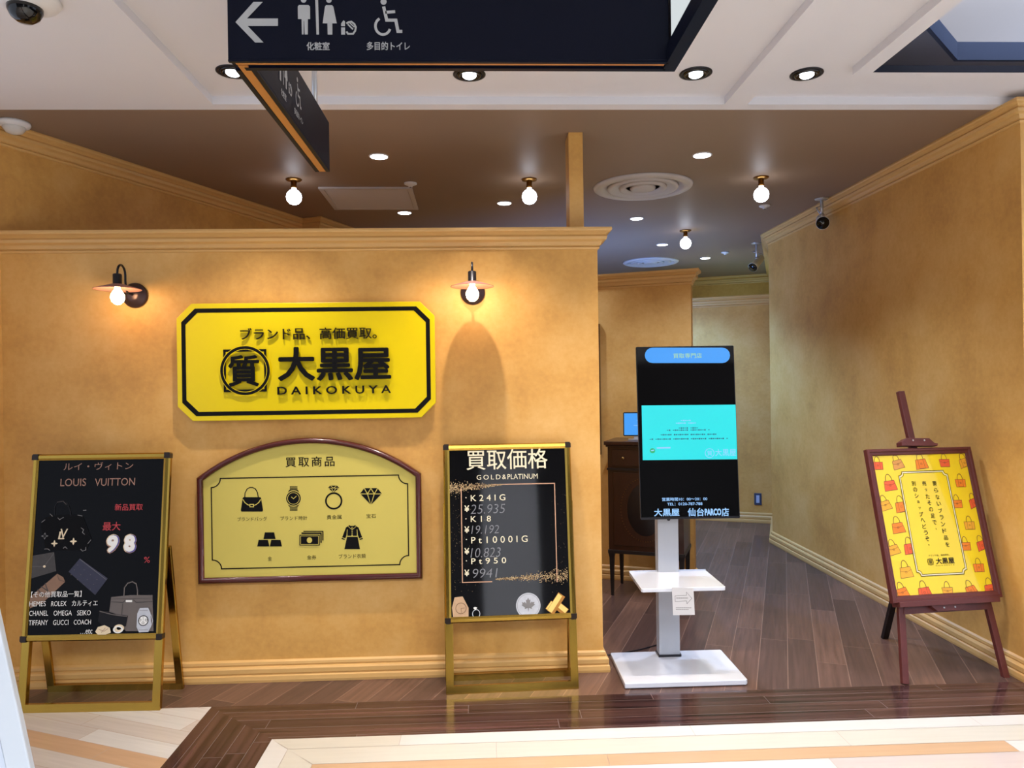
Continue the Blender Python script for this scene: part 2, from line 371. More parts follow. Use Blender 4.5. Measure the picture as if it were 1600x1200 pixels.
struct(MB().sweep(FRONT, crown(2.30), MTRIM).build('trim_1'))
struct(MB().box(0.478, 3.945, 0, 0.554, 4.10, ZC, MP).build('wall_pillar'))
LEFT = [(-2.60, 3.43), (-1.456, 6.03), (-1.300, 5.965), (0.30, 9.80)]
wall('wall_left', LEFT, 0, ZC, 0.1); struct(MB().sweep(LEFT, crown(ZC), MTRIM).build('trim_2'))
RIGHT = [(3.95, 9.84), (2.65, 6.70), (2.655, 3.515), (4.6, 3.515)]
wall('wall_right', RIGHT, 0, ZC, 0.1)
struct(MB().sweep(RIGHT, BASE, MTRIM).build('baseboard_right')); struct(MB().sweep(RIGHT, crown(ZC), MTRIM).build('trim_3'))
mc = Vector((1.535, 5.36)); md = Vector((c22, -s22)); mn = Vector((s22, c22))
MID = [mc-md*1.5, mc, mc+mn*0.1, mc+mn*0.1-md*1.5]
struct(MB().prism([tuple(p) for p in MID], 0, 2.32, MP).build('wall_middle'))
struct(MB().sweep([tuple(p) for p in MID[:3]], BASE, MTRIM).build('baseboard_middle')); struct(MB().sweep([tuple(p) for p in MID[:3]], crown(2.322), MTRIM).build('trim_4'))
bc = Vector((3.05, 7.585)); BACK = [tuple(bc-md*1.6), tuple(bc)]
wall('wall_back', BACK, 0, 2.395, 0.1); struct(MB().sweep(BACK, BASE, MTRIM).build('baseboard_back')); struct(MB().sweep(BACK, crown(2.397), MTRIM).build('trim_5'))
fc = Vector((3.72, 9.17)); FAR = [tuple(fc-md*3.9), tuple(fc+md*0.3)]
wall('wall_far', FAR, 0, ZC, 0.1); struct(MB().sweep(FAR, crown(ZC), MTRIM).build('trim_6'))

# the other side of the mall hall, seen only as reflections
struct(MB().box(-4.2, -3.62, 0, 4.7, -3.5, ZC, mat('dark_shopfront', (52, 54, 60), 0.6, var=0.2, scale=1.2)).build('wall_opposite'))
struct(MB().box(0.42, -3.2, 0, 1.2, -2.9, ZC, mat('pale_pillar_paint', (190, 194, 204), 0.5, var=0.03)).build('wall_opposite_pillar'))
# ------------------------------------------------------------------ setting: floor
struct(MB().box(-3.6, 3.52, -0.1, 4.7, 10.6, 0, MBROWNF).build('floor_shop'))
struct(MB().prism([(-1.30, 3.52), (4.7, 3.52), (4.7, 3.177), (-0.923, 3.177)], -0.1, 0, MEBONYX).build('floor_border_front'))
struct(MB().prism([(-1.30, 3.52), (-0.923, 3.177), (-0.923, -3.5), (-1.30, -3.5)], -0.1, 0, MEBONYY).build('floor_border_side'))
struct(MB().box(-4.2, -3.5, -0.1, -1.30, 3.52, 0, MPALEF).build('floor_mall_left'))
fl = MB(); gapm = mat('pale_grout', (160, 142, 128), 0.5); fl.box(-0.923, -3.5, -0.1, 4.7, 3.177, -0.0015, gapm)
d, k = 0.0, 0
rows = [(0.092, 3, 0), (0.130, 0, 1), (0.090, 2, 2), (0.125, 1, 3)]
while d < 1.6:
    wd, mi, _ = rows[k % 4]; g = 0.001
    xs = [-0.923+d]; x = xs[0]+0.55+0.47*((k*37) % 5)/3
    while x < 4.7: xs.append(x); x += 1.25+0.2*((k*13) % 3)
    xs.append(4.7)
    for i in range(len(xs)-1):
        m = PALE[mi] if (i+k) % 4 else PALE[(mi+1) % 4 if mi != 1 else 3]
        y1, y0 = 3.177-d-g, 3.177-d-wd+g
        a = xs[i]+g; b = xs[i]+g+(wd if i == 0 else 0); fl.flat([(a, y1), (xs[i+1]-g, y1), (xs[i+1]-g, y0), (b, y0)], 0, m)
    ys = [3.177-d]; y = ys[0]-0.35-0.3*(k % 3)
    while y > -3.5: ys.append(y); y -= 1.1
    ys.append(-3.5)
    for i in range(len(ys)-1):
        x0, x1 = -0.923+d+g, -0.923+d+wd-g
        fl.flat([(x0, ys[i]-g), (x1, ys[i]-g-(wd if i == 0 else 0)), (x1, ys[i+1]+g), (x0, ys[i+1]+g)], 0, PALE[(mi+i) % 2*3 if i % 3 else mi])
    d += wd; k += 1
fl.flat([(-0.923+d, 3.177-d), (4.7, 3.177-d), (4.7, -3.5), (-0.923+d, -3.5)], 0, PALE[0])
struct(fl.build('floor_mall_right', fix=False))

# ------------------------------------------------------------------ setting: ceilings
struct(MB().box(-3.6, 3.62, ZC, 4.7, 10.6, ZC+0.06, MBROWN).build('ceiling_shop'))
cm = MB(); ZR = ZC+0.037
# slab with two recessed fields and one opening, as strips of the lower level plus the raised fields
def low(x0, y0, x1, y1): cm.box(x0, y0, ZC, x1, y1, ZC+0.08, MWHITEC)
low(-4.2, -3.5, -1.265, 3.62); low(-1.265, 3.55, 4.7, 3.62); low(1.197, -3.5, 1.31, 3.55); cm.box(1.66, -3.5, ZC, 1.735, 3.21, ZC+0.045, MWHITEC); cm.box(1.735, 3.18, ZC, 4.7, 3.21, ZC+0.03, MWHITEC); cm.box(1.735, 3.174, ZC+0.001, 4.7, 3.18, ZC+0.03, MNAVY)
low(-1.265, -3.5, 1.197, -3.3)
cm.box(-1.265, -3.3, ZR, 1.197, 3.55, ZC+0.08, MWHITEC); cm.box(1.31, -3.5, ZR, 1.66, 3.55, ZC+0.08, MWHITEC); cm.box(1.66, 3.21, ZR, 4.7, 3.55, ZR+0.006, MWHITEC)
cm.box(1.735, -3.5, ZC, 4.7, 0.6, ZC+0.08, MWHITEC)
struct(cm.build('ceiling_mall'))
vo = MB(); zs = 3.25
hole = [(2.15, 3.52), (2.63, 3.975), (4.6, 3.975), (4.6, 0.5), (2.15, 0.5)]
vo.flat([(1.6, 0.5), (2.15, 0.5), (2.15, 3.52), (2.63, 3.975), (4.6, 3.975), (4.7, 3.975), (4.7, 5.2), (1.6, 5.2)], zs, MSLATE)
vo.sweep(hole[:3][::-1], [(0, zs), (0.0, zs+0.1), (-0.02, zs+0.1), (-0.02, zs)], mat('slate_blue_lip', (44, 51, 68), 0.9, var=0.06, spec=0.0))
vo.box(1.6, 5.2, ZC+0.085, 4.7, 5.24, zs, MNAVY); vo.box(1.55, 0.5, ZC+0.085, 1.6, 5.2, zs, MSLATE)
struct(vo.build('ceiling_void_soffit', fix=False))
struct(MB().box(1.5, 0.3, 4.3, 6.5, 6.5, 4.36, MWHITEC).build('ceiling_void_top'))

# ------------------------------------------------------------------ main sign
SX = lambda loc: Matrix(((1, 0, 0, 0), (0, 0, -1, 0), (0, 1, 0, 0), (0, 0, 0, 1)))     # u=+x, v=+z, w=-y
loc = Vector((-0.8915, 3.82, 1.632))
root = empty('shop_sign', loc, 'yellow octagonal acrylic shop sign with raised black lettering, between the two wall lamps', 'sign')
L = Matrix.Translation((0, -0.05, 0)) @ SX(0); sh = Sheet(loc, 0, L)
def octo(a, b, c): return [(-a+c, -b), (a-c, -b), (a, -b+c), (a, b-c), (a-c, b), (-a+c, b), (-a, b-c), (-a, -b+c)]
p = MB(L); p.prism(octo(0.648, 0.296, 0.074), -0.03, 0, MYEL); p.build('panel', root, bevel=0.002)
for x in (-0.5, 0.5):
    for z in (-0.2, 0.2): MB(L).lathe([(0.012, -0.05), (0.012, -0.03)], MSTEEL, Matrix.Translation((x, z, 0)), 12).build('standoff', root)
a = Art(sh, 0.001); oo, oi = octo(0.624, 0.271, 0.068), octo(0.603, 0.250, 0.060)
for i in range(8): j = (i+1) % 8; a.flat([oo[i], oo[j], oi[j], oi[i]], 0.001, MBLACKP)
a.build('black_border', root)
q = zoom(260, 460, 0.275); EX = 0.004
a = Art(sh, 0.009); a.text('ブランド品、高価買取。', q(420, 188, 1195, 256), MINK, 0, ext=EX, bold=0.004); a.build('tagline_lettering', root)
a = Art(sh, 0.013); a.text('大黒屋', q(633, 296, 1276, 490), MBLACKP, 0, ext=EX, bold=0.024); a.build('name_lettering', root)
a = Art(sh, 0.011); a.text('DAIKOKUYA', q(631, 520, 1276, 566), MBLACKP, 0, ext=EX, spacing=1.55, bold=0.012); a.build('roman_lettering', root)
def emblem(a, c, r, ink, bg, k, ext):
    """ring interlaced with a square frame around the character"""
    u, v = c; h = 0.87*r; t = 0.1*r
    bar = lambda x0, x1, y0, y1, m, kk: a.flat([(u+x0, v+y0), (u+x1, v+y0), (u+x1, v+y1), (u+x0, v+y1)], a.z(k+kk), m)
    for sx in (-1, 1): xm = sx*(h-t/2); bar(xm-t/2, xm+t/2, -h, h, ink, 0)
    for sy in (-1, 1): ym = sy*(h-t/2); bar(-h+t, h-t, ym-t/2, ym+t/2, ink, 0)
    a.ring(c, r*0.862, r*1.022, bg, k+1, 64); a.ring(c, r*0.885, r, ink, k+2, 64)      # the ring crosses over the corners
a = Art(sh, 0.012); c0 = sh.P(*q(447, 433), 0.012); rr = (sh.P(*q(588, 433), 0.012)[0]-sh.P(*q(306, 433), 0.012)[0])/2
emblem(a, c0, rr, MBLACKP, MYEL, 0, 0); a.text('質', q(352, 345, 528, 525), MBLACKP, 4, bold=0.024, ext=0.002); a.build('emblem', root)

# ------------------------------------------------------------------ arched sign
loc = Vector((-0.892, 3.82, 0.511))
root = empty('arched_sign', loc, 'arched mustard sign board with seven black icons in a mahogany frame, under the yellow sign', 'sign')
L = Matrix.Translation((0, -0.02, 0)) @ SX(0); sh = Sheet(loc, 0, L)
hw, zs_, za = 0.564, 0.534, 0.727
rad = (hw*hw+(za-zs_)**2)/(2*(za-zs_)); th = math.asin(hw/rad)
arc = [(rad*math.sin(th-2*th*i/28), za-rad+rad*math.cos(th-2*th*i/28)) for i in range(29)]
out = [(-hw, 0), (hw, 0)]+arc
p = MB(L); p.prism([(x*0.985, 0.008+y*0.98) for x, y in out], -0.018, 0.0, MOLIVE); p.build('panel', root)
p = MB(L); p.sweep(out, [(0.002, -0.02), (0.002, 0.012), (-0.004, 0.019), (-0.012, 0.022), (-0.02, 0.019), (-0.026, 0.011), (-0.027, -0.002), (-0.027, -0.02)], MMAHOG, closed=True, smooth=True)
p.build('frame', root)
q = zoom(290, 670, 0.24375)
a = Art(sh); cs = [sh.P(*q(x, y)) for x, y in ((172, 900), (1428, 868), (1425, 294), (165, 320))]
x0 = (cs[0][0]+cs[3][0])/2; x1 = (cs[1][0]+cs[2][0])/2; y0 = (cs[0][1]+cs[1][1])/2; y1 = (cs[2][1]+cs[3][1])/2
a.lineuv(notch([(x0, y0), (x1, y0), (x1, y1), (x0, y1)], 0.046), 0.006, MINK, 1, True); a.build('inner_border', root)
a = Art(sh)
a.text('買取商品', q(640, 178, 955, 243), MINK, bold=0.008, spacing=1.25); a.build('heading_lettering', root)
for t, b in (('ブランドバッグ', (332, 564, 522, 592)), ('ブランド時計', (607, 559, 780, 586)), ('貴金属', (905, 552, 1000, 580)), ('宝石', (1158, 545, 1220, 572)), ('金', (527, 818, 553, 846)), ('金券', (778, 810, 838, 838)), ('ブランド衣類', (982, 802, 1155, 831))):
    a = Art(sh); a.text(t, q(*b), MINK); a.build('caption_lettering', root)
def Q(*pts): return [q(*p) for p in pts]
# handbag
a = Art(sh); a.poly(Q((370, 438), (480, 438), (484, 445), (497, 522), (492, 531), (358, 531), (354, 522), (366, 445)), MBLACKP, 1)
a.line(Q((380, 440), (382, 410), (395, 385), (412, 376), (430, 376), (448, 385), (462, 410), (466, 440)), 0.0045, MBLACKP, 1)
a.line(Q((368, 452), (380, 472), (398, 486), (412, 491)), 0.004, MOLIVE, 2); a.line(Q((482, 452), (470, 472), (452, 486), (438, 491)), 0.004, MOLIVE, 2)
a.line(Q((413, 484), (436, 484), (436, 500), (413, 500)), 0.004, MOLIVE, 3, True); a.build('handbag_icon', root)
# watch
a = Art(sh)
for y in (369, 377, 385): a.poly(Q((668, y), (717, y), (717, y+5), (668, y+5)), MBLACKP, 1)
for y in (503, 511, 519): a.poly(Q((668, y), (717, y), (717, y+5), (668, y+5)), MBLACKP, 1)
a.poly(Q((664, 392), (720, 392), (732, 415), (652, 415)), MBLACKP, 1); a.poly(Q((652, 478), (732, 478), (720, 499), (664, 499)), MBLACKP, 1)
c = sh.P(*q(692, 446)); u = 0.0011*0.62
kx = (sh.P(*q(792, 446))[0]-c[0])/100
a.disc(c, 52*kx, MOLIVE, 2); a.disc(c, 47*kx, MBLACKP, 3); a.ring(c, 36*kx, 39*kx, MOLIVE, 4)
a.line(Q((678, 436), (692, 448), (712, 430)), 0.003, MOLIVE, 4); a.build('watch_icon', root)
# ring
a = Art(sh); c = sh.P(*q(950, 462)); a.ring(c, 45*kx, 56*kx, MBLACKP, 1)
gem = lambda cx, cy, w_, h_: [(cx-w_, cy-h_*0.35), (cx-w_*0.6, cy-h_), (cx+w_*0.6, cy-h_), (cx+w_, cy-h_*0.35), (cx, cy+h_)]
a.poly([q(*p_) for p_ in gem(949, 386, 36, 22)], MBLACKP, 2)
for l in (((915, 380), (984, 380)), ((930, 366), (949, 380), (967, 366)), ((935, 380), (949, 405), (963, 380))): a.line(Q(*l), 0.0026, MOLIVE, 3)
a.build('ring_icon', root)
# gem
a = Art(sh); a.poly([q(*p_) for p_ in gem(1188, 434, 70, 54)], MBLACKP, 1)
for l in (((1120, 417), (1256, 417)), ((1145, 380), (1166, 417), (1188, 488), (1210, 417), (1232, 380)), ((1166, 417), (1188, 382), (1210, 417))): a.line(Q(*l), 0.004, MOLIVE, 2)
a.build('gem_icon', root)
# gold bars
a = Art(sh)
for x, y, w_ in ((538, 664, 0), (498, 712, 0), (579, 712, 0)): a.poly(Q((x-30, y), (x+30, y), (x+39, y+42), (x-39, y+42)), MBLACKP, 1)
a.build('gold_bar_icon', root)
# banknotes
a = Art(sh)
for i, (x0_, y0_, x1_, y1_) in enumerate(((755, 654, 884, 716), (743, 664, 873, 730), (730, 678, 861, 748))):
    a.poly(Q((x0_-3, y0_-3), (x1_+3, y0_-3), (x1_+3, y1_+3), (x0_-3, y1_+3)), MOLIVE, 1+2*i); a.poly(Q((x0_, y0_), (x1_, y0_), (x1_, y1_), (x0_, y1_)), MBLACKP, 2+2*i)
a.line(Q((738, 686), (853, 686), (853, 740), (738, 740)), 0.0025, MOLIVE, 8, True); a.disc(sh.P(*q(795, 713)), 17*kx, MOLIVE, 8, sy=1.1); a.build('banknote_icon', root)
# dress
a = Art(sh); a.poly(Q((1035, 692), (1103, 692), (1118, 772), (1018, 772)), MBLACKP, 1); a.poly(Q((1038, 686), (1036, 640), (1048, 622), (1088, 622), (1100, 640), (1098, 686)), MBLACKP, 1)
for s0 in (-1, 1):
    cx = 1068; a.poly(Q((cx+s0*22, 622), (cx+s0*40, 632), (cx+s0*64, 695), (cx+s0*44, 702), (cx+s0*28, 660)), MBLACKP, 1); a.poly(Q((cx+s0*66, 699), (cx+s0*46, 706), (cx+s0*49, 713), (cx+s0*69, 706)), MBLACKP, 1)
    a.line(Q((cx+s0*31, 645), (cx+s0*34, 686)), 0.003, MOLIVE, 2); a.poly(Q((cx, 628), (cx+s0*20, 616), (cx+s0*24, 624), (cx+s0*6, 640)), MBLACKP, 3); a.line(Q((cx, 630), (cx+s0*8, 641), (cx+s0*24, 626)), 0.002, MOLIVE, 4)
a.line(Q((1068, 640), (1068, 686)), 0.006, MOLIVE, 2)
for y in (650, 662, 674): a.disc(sh.P(*q(1068, y)), 4*kx, MBLACKP, 3, 10)
a.build('dress_icon', root)

# ------------------------------------------------------------------ wall lamps
def lamp(loc, label):
    r = empty('wall_lamp', loc, label, 'wall lamp', group='gooseneck lamps on the front wall')
    A = Matrix.Rotation(D(90), 4, 'X')
    MB().lathe([(0.0, 0), (0.062, 0), (0.064, 0.008), (0.058, 0.018), (0.044, 0.022), (0.04, 0.03), (0.022, 0.036), (0.0, 0.037)], MROSEW, A).build('wall_rose', r)
    pts = [(0, -0.03, 0.0), (0, -0.085, 0.002), (0, -0.10, 0.02), (0, -0.106, 0.06)]+[(0, -0.145-0.039*math.cos(math.pi-t*math.pi/8)*-1*-1, 0.09+0.042*math.sin(t*math.pi/8)) for t in range(9)]+[(0, -0.186, 0.075)]
    pts = [(0, -0.03, 0.0), (0, -0.085, 0.002), (0, -0.10, 0.02), (0, -0.106, 0.06)]+[(0, -0.146+0.040*math.cos(t*math.pi/8), 0.088+0.044*math.sin(t*math.pi/8)) for t in range(9)]+[(0, -0.186, 0.075)]
    MB().tube(pts, 0.0055, MBLK).build('gooseneck', r)
    T = Matrix.Translation((0, -0.186, 0))
    MB().lathe([(0.0, 0.083), (0.017, 0.083), (0.0205, 0.079), (0.0205, 0.03), (0.024, 0.028)], MBLK, T).build('socket', r)
    s = MB(); s.lathe([(0.02, 0.034), (0.03, 0.0325), (0.106, 0.009), (0.107, 0.0065), (0.104, 0.0075), (0.03, 0.029), (0.02, 0.030)], MSHADE, T, 40)
    MB.build(s, 'shade', r)
    MB().lathe([(0.0001, -0.068), (0.014, -0.064), (0.026, -0.052), (0.032, -0.034), (0.03, -0.018), (0.022, -0.004), (0.014, 0.008), (0.012, 0.026), (0.0001, 0.027)], MBULBW, T, 24).build('bulb', r)
    return r
l1 = lamp((-1.762, 3.82, 1.978), 'rose shaded gooseneck wall lamp above and left of the yellow sign')
copy_tree(l1, (-0.047, 3.82, 1.976), 'rose shaded gooseneck wall lamp above and right of the yellow sign')

# ------------------------------------------------------------------ A-frame boards
def aboard(loc, yaw_, tilt, pw, ph, zb, rear, pivot, label, post=MPOSTB):
    r = empty('poster_stand', loc, label, 'sign board', yaw_, 'gold A-frame poster stands')
    L = Matrix.Rotation(-tilt, 4, 'X') @ SX(0); v0 = zb/math.cos(tilt); h = pw/2; fw = 0.03
    sh = Sheet(loc, yaw_, L)
    MB(L).box(-h+0.01, v0+0.01, -0.022, h-0.01, v0+ph-0.01, -0.001, post).build('poster_panel', r)
    p = MB(L); p.sweep([(-h, v0), (h, v0), (h, v0+ph), (-h, v0+ph)], [(0, -0.022), (0, -0.003), (-0.006, 0.005), (-0.02, 0.006), (-fw, 0.001), (-fw, -0.022)], MGOLD, closed=True); p.build('frame', r)
    for sx in (-1, 1):
        for vv in (v0, v0+ph):
            s1 = 1 if vv > v0 else -1
            p = MB(L); cxs, cvs = sx*(h-0.013), vv-s1*0.013
            p.prism([(cxs+sx*0.0145, cvs-s1*0.014), (cxs+sx*0.0145, cvs+s1*0.008), (cxs+sx*0.008, cvs+s1*0.0145), (cxs-sx*0.014, cvs+s1*0.0145), (cxs-sx*0.014, cvs-s1*0.014)], -0.024, 0.0085, MCAPB)
            p.build('corner_cap', r)
        MB(L).box(sx*(h-0.019)-0.019, 0, -0.03, sx*(h-0.019)+0.019, v0+0.01, -0.004, MGOLD).build('front_leg', r, bevel=0.002)
        yp = math.sin(tilt)*pivot/math.cos(tilt)+0.035
        MB().bar((sx*(h-0.012), yp, pivot), (sx*(h-0.012), rear, 0.0), 0.036, 0.018, MGOLD).build('rear_leg', r, bevel=0.002)
    MB(L).box(-h+0.036, 0, -0.03, h-0.036, 0.038, -0.004, MGOLD).build('front_foot_bar', r)
    MB().box(-h, rear-0.014, 0, h, rear+0.014, 0.032, MGOLD).build('rear_foot_bar', r)
    return r, sh
# left board
b1, sh = aboard((-1.862, 3.502, 0), D(-1.5), D(7.39), 0.662, 0.879, 0.319, 0.255, 0.74, 'gold A-frame stand with a black poster of luxury handbags, left of the arched sign', mat('matt_black_poster', (6, 6, 8), 0.2, var=0.1, scale=3, spec=0.12))
GOLDT = mat('dusty_gold_print', (150, 112, 96), 0.5); REDT = mat('red_print', (176, 52, 58), 0.5); TAN = mat('tan_leather_print', (132, 100, 78), 0.5, var=0.15); GREYL = mat('grey_leather_print', (98, 90, 86), 0.5, var=0.1)
GREYD = mat('dark_grey_print', (58, 54, 52), 0.5, var=0.3, scale=60); NAVYP = mat('navy_leather_print', (38, 40, 62), 0.5, var=0.2, scale=50); CREAM = mat('cream_print', (222, 204, 170), 0.5, var=0.06); BLUEP = mat('violet_blue_print', (88, 84, 150), 0.5)
SILV = mat('silver_print', (186, 190, 198), 0.4, var=0.15, scale=50); NEARB = mat('charcoal_print', (22, 22, 26), 0.5, var=0.2, scale=40, spec=0.2); SOFTB = mat('soft_black_leather_print', (9, 9, 11), 0.5, var=0.1, spec=0.1)
qa = zoom(20, 690, 0.3585); qb = zoom(30, 760, 0.20833)
a = Art(sh); a.text('ルイ・ヴィトン', qa(222, 90, 525, 124), GOLDT); a.build('heading_lettering', b1)
a = Art(sh); a.text('LOUIS', qa(208, 161, 320, 194), GOLDT, bold=0.004); a.text('VUITTON', qa(358, 159, 533, 192), GOLDT, bold=0.004); a.build('heading_lettering', b1)
a = Art(sh); a.text('新品買取', qa(445, 271, 567, 300), REDT, bold=0.01); a.build('red_lettering', b1)
a = Art(sh); a.text('最大', qa(392, 350, 470, 388), REDT, bold=0.01); a.text('%', qa(572, 502, 598, 528), REDT); a.build('red_lettering', b1)
a = Art(sh); a.text('9', qa(404, 404, 466, 489), GOLDT, 1, bold=0.11, shear=0.1); a.text('9', qa(406, 403, 463, 486), CREAM, 2, bold=0.07, shear=0.1); a.text('9', qa(412, 406, 464, 484), BLUEP, 3, bold=0.03, shear=0.1); a.text('9', qa(410, 408, 458, 482), MWHITEP, 4, bold=0.05, shear=0.1)
a.text('8', qa(482, 402, 541, 487), GOLDT, 1, bold=0.11); a.text('8', qa(482, 402, 538, 484), CREAM, 2, bold=0.08); a.text('8', qa(488, 405, 540, 484), BLUEP, 3, bold=0.03); a.text('8', qa(486, 406, 534, 480), MWHITEP, 4, bold=0.06)
a.build('number_lettering', b1)
a = Art(sh, 0.003)
a.text('【その他買取品一覧】', qa(80, 652, 300, 678), MWHITEP); a.build('list_heading_lettering', b1)
for t, b in (('HEMES', (72, 696, 144, 718)), ('ROLEX', (168, 695, 234, 717)), ('カルティエ', (258, 692, 370, 717)), ('CHANEL', (72, 737, 154, 759)), ('OMEGA', (178, 736, 258, 758)), ('SEIKO', (281, 735, 340, 757)), ('TIFFANY', (70, 778, 153, 800)), ('GUCCI', (176, 777, 243, 799)), ('COACH', (266, 776, 341, 797)), ('…etc', (294, 817, 347, 838))):
    a = Art(sh, 0.003); a.text(t, qa(*b), MWHITEP); a.build('brand_name_lettering', b1)
# black monogram bag
a = Art(sh); B = lambda *pts: [qb(*p_) for p_ in pts]
a.poly(B((185, 240), (250, 215), (400, 210), (480, 225), (545, 400), (500, 480), (200, 480), (160, 290)), SOFTB, 0)
a.line(B((265, 215), (268, 150), (290, 115), (330, 105), (365, 130), (385, 190), (388, 225)), 0.004, NEARB, 1); a.line(B((285, 120), (330, 112), (355, 135)), 0.0015, GREYL, 2)
a.text('L', qb(298, 338, 344, 396), CREAM, 2, shear=0.15, bold=0.01); a.text('V', qb(306, 318, 362, 390), CREAM, 2, shear=0.1, bold=0.01)
def star(c, r, m, k=2):
    u, v = sh.P(*qb(*c)); pts = []
    for i in range(16): t = math.pi*i/8; rr_ = r*(1 if i % 4 == 0 else (0.62 if i % 4 != 2 else 0.32)); pts.append((u+rr_*math.cos(t), v+rr_*math.sin(t)))
    a.flat(pts, a.z(k), m)
star((265, 428), 0.0165, CREAM); star((408, 412), 0.0175, CREAM); star((193, 372), 0.017, MGREYP); star((193, 372), 0.011, SOFTB, 3)
for l in (((290, 235), (305, 250), (318, 240), (335, 232)), ((465, 310), (485, 325), (475, 345), (492, 360)), ((462, 470), (475, 485), (500, 478), (500, 455)), ((330, 465), (345, 452), (362, 468)), ((190, 470), (215, 468), (232, 480)), ((168, 270), (195, 250)), ((232, 205), (252, 225)), ((480, 180), (505, 178)), ((440, 215), (475, 222)), ((515, 430), (540, 400))): a.line(B(*l), 0.0028, MGREYP, 2)
a.build('black_handbag_picture', b1)
a = Art(sh); a.poly(B((100, 520), (262, 492), (278, 635), (92, 690)), GREYD, 0); a.line(B((96, 600), (188, 600), (262, 500)), 0.001, MGREYP, 1); a.disc(sh.P(*qb(190, 600)), 0.006, CREAM, 2)
a.build('envelope_wallet_picture', b1)
a = Art(sh); a.poly(B((80, 830), (285, 655), (330, 680), (345, 715), (180, 870), (80, 915)), TAN, 0); a.line(B((285, 660), (300, 700), (345, 715)), 0.002, GREYD, 1); a.text('LV', qb(150, 740, 225, 810), GREYD, 1, rot=0.7); a.build('tan_pouch_picture', b1)
a = Art(sh); a.poly(B((455, 540), (665, 690), (570, 815), (370, 640)), NAVYP, 0); a.line(B((455, 545), (655, 700)), 0.002, MGREYP, 1)
for i in range(4):
    for j in range(3): a.disc(sh.P(*qb(440+48*i-25*j, 590+36*i+36*j)), 0.0022, GREYL, 1, 6)
a.build('navy_wallet_picture', b1)
a = Art(sh); a.poly(B((690, 830), (835, 815), (1000, 815), (1002, 900), (1008, 1085), (800, 1085), (675, 940)), GREYL, 0)
a.line(B((785, 830), (790, 760), (815, 725), (850, 715), (878, 730), (888, 780), (888, 830)), 0.005, GREYL, 1)
a.line(B((690, 865), (780, 870), (800, 850), (860, 852), (880, 870), (1000, 862)), 0.003, GREYD, 2); a.poly(B((800, 852), (848, 852), (848, 868), (800, 868)), MWHITEP, 3); a.line(B((690, 845), (1000, 838)), 0.0015, GREYD, 2)
a.line(B((778, 880), (770, 960), (765, 1010)), 0.003, GREYD, 3); a.build('grey_handbag_picture', b1)
a = Art(sh, 0.003); a.poly(B((605, 930), (660, 935), (730, 960), (815, 970), (800, 1050), (640, 1060), (590, 1010)), NEARB, 0); a.line(B((605, 935), (700, 960), (812, 975)), 0.004, GREYL, 1); a.build('quilted_purse_picture', b1)
a = Art(sh, 0.0042); c = sh.P(*qb(935, 1005)); a.poly(B((905, 912), (968, 910), (985, 950), (990, 1050), (968, 1092), (898, 1095), (880, 1055), (885, 955)), SILV, 0); a.line(B((905, 930), (968, 928)), 0.002, MGREYP, 1); a.line(B((900, 1075), (970, 1073)), 0.002, MGREYP, 1); a.disc(c, 0.0275, SILV, 1); a.disc(c, 0.0245, NEARB, 2); a.disc(c, 0.0205, MWHITEP, 3)
for x, y in ((910, 1000), (958, 1000), (933, 1022)): a.ring(sh.P(*qb(x, y)), 0.004, 0.006, NEARB, 4, 14)
a.line(B((935, 1005), (935, 965)), 0.0012, NEARB, 4); a.line(B((990, 960), (1005, 1005), (990, 1050)), 0.003, SILV, 0); a.build('chronograph_watch_picture', b1)
a = Art(sh, 0.0042); a.ring(sh.P(*qb(752, 1062)), 0.011, 0.024, CREAM, 1, sy=0.72); a.ring(sh.P(*qb(745, 1072)), 0.016, 0.0235, MWHITEP, 2, sy=0.7); a.poly(B((570, 1090), (590, 1055), (640, 1040), (680, 1060), (688, 1095), (650, 1112), (590, 1112)), CREAM, 1)
a.line(B((600, 1070), (640, 1085), (670, 1065)), 0.002, GOLDT, 2); a.line(B((620, 1095), (650, 1060)), 0.002, GOLDT, 2); a.build('jewellery_picture', b1)
# right board
b2, sh = aboard((0.1235, 3.580, 0), D(2.0), D(8.32), 0.649, 0.876, 0.330, 0.178, 0.9, 'gold A-frame stand with a black gold and platinum price poster, right of the arched sign')
CHAMP = mat('champagne_print', (226, 218, 188), 0.5, var=0.04); CHALK = mat('chalk_grey_print', (122, 124, 130), 0.6, var=0.1); COPPER = mat('copper_line_print', (206, 160, 130), 0.4, 0.3, var=0.1); GLIT = mat('gold_glitter_print', (206, 178, 132), 0.35, 0.4, var=0.3, scale=90); GLIT2 = mat('brown_glitter_print', (120, 92, 62), 0.4, 0.4, var=0.3, scale=90)
qa = zoom(670, 680, 0.3415); qb = zoom(690, 690, 0.175)
a = Art(sh, 0.0014); a.text('買取価格', qa(172, 64, 543, 156), CHAMP, 1, bold=0.006); a.build('heading_lettering', b2)
a = Art(sh, 0.0014); a.text('GOLD', qa(219, 181, 328, 203), CHAMP, 1, spacing=1.4); a.text('&', qa(336, 180, 354, 201), CHAMP, 1); a.text('PLATINUM', qa(360, 177, 498, 200), CHAMP, 1); a.build('gold_and_platinum_lettering', b2)
for t, b in (('・K24IG', (164, 272, 350, 300)), ('・K18', (164, 369, 284, 396)), ('・Pt1000IG', (166, 462, 452, 492)), ('・Pt950', (166, 561, 354, 588))):
    a = Art(sh, 0.0014); a.disc(sh.P(*qa(b[0]+6, (b[1]+b[3])/2)), 0.003, CHAMP, 1, 10); a.text(t[1:], qa(b[0]+28, b[1], b[2], b[3]), CHAMP, 1, spacing=1.6, bold=0.004); a.build('metal_grade_lettering', b2)
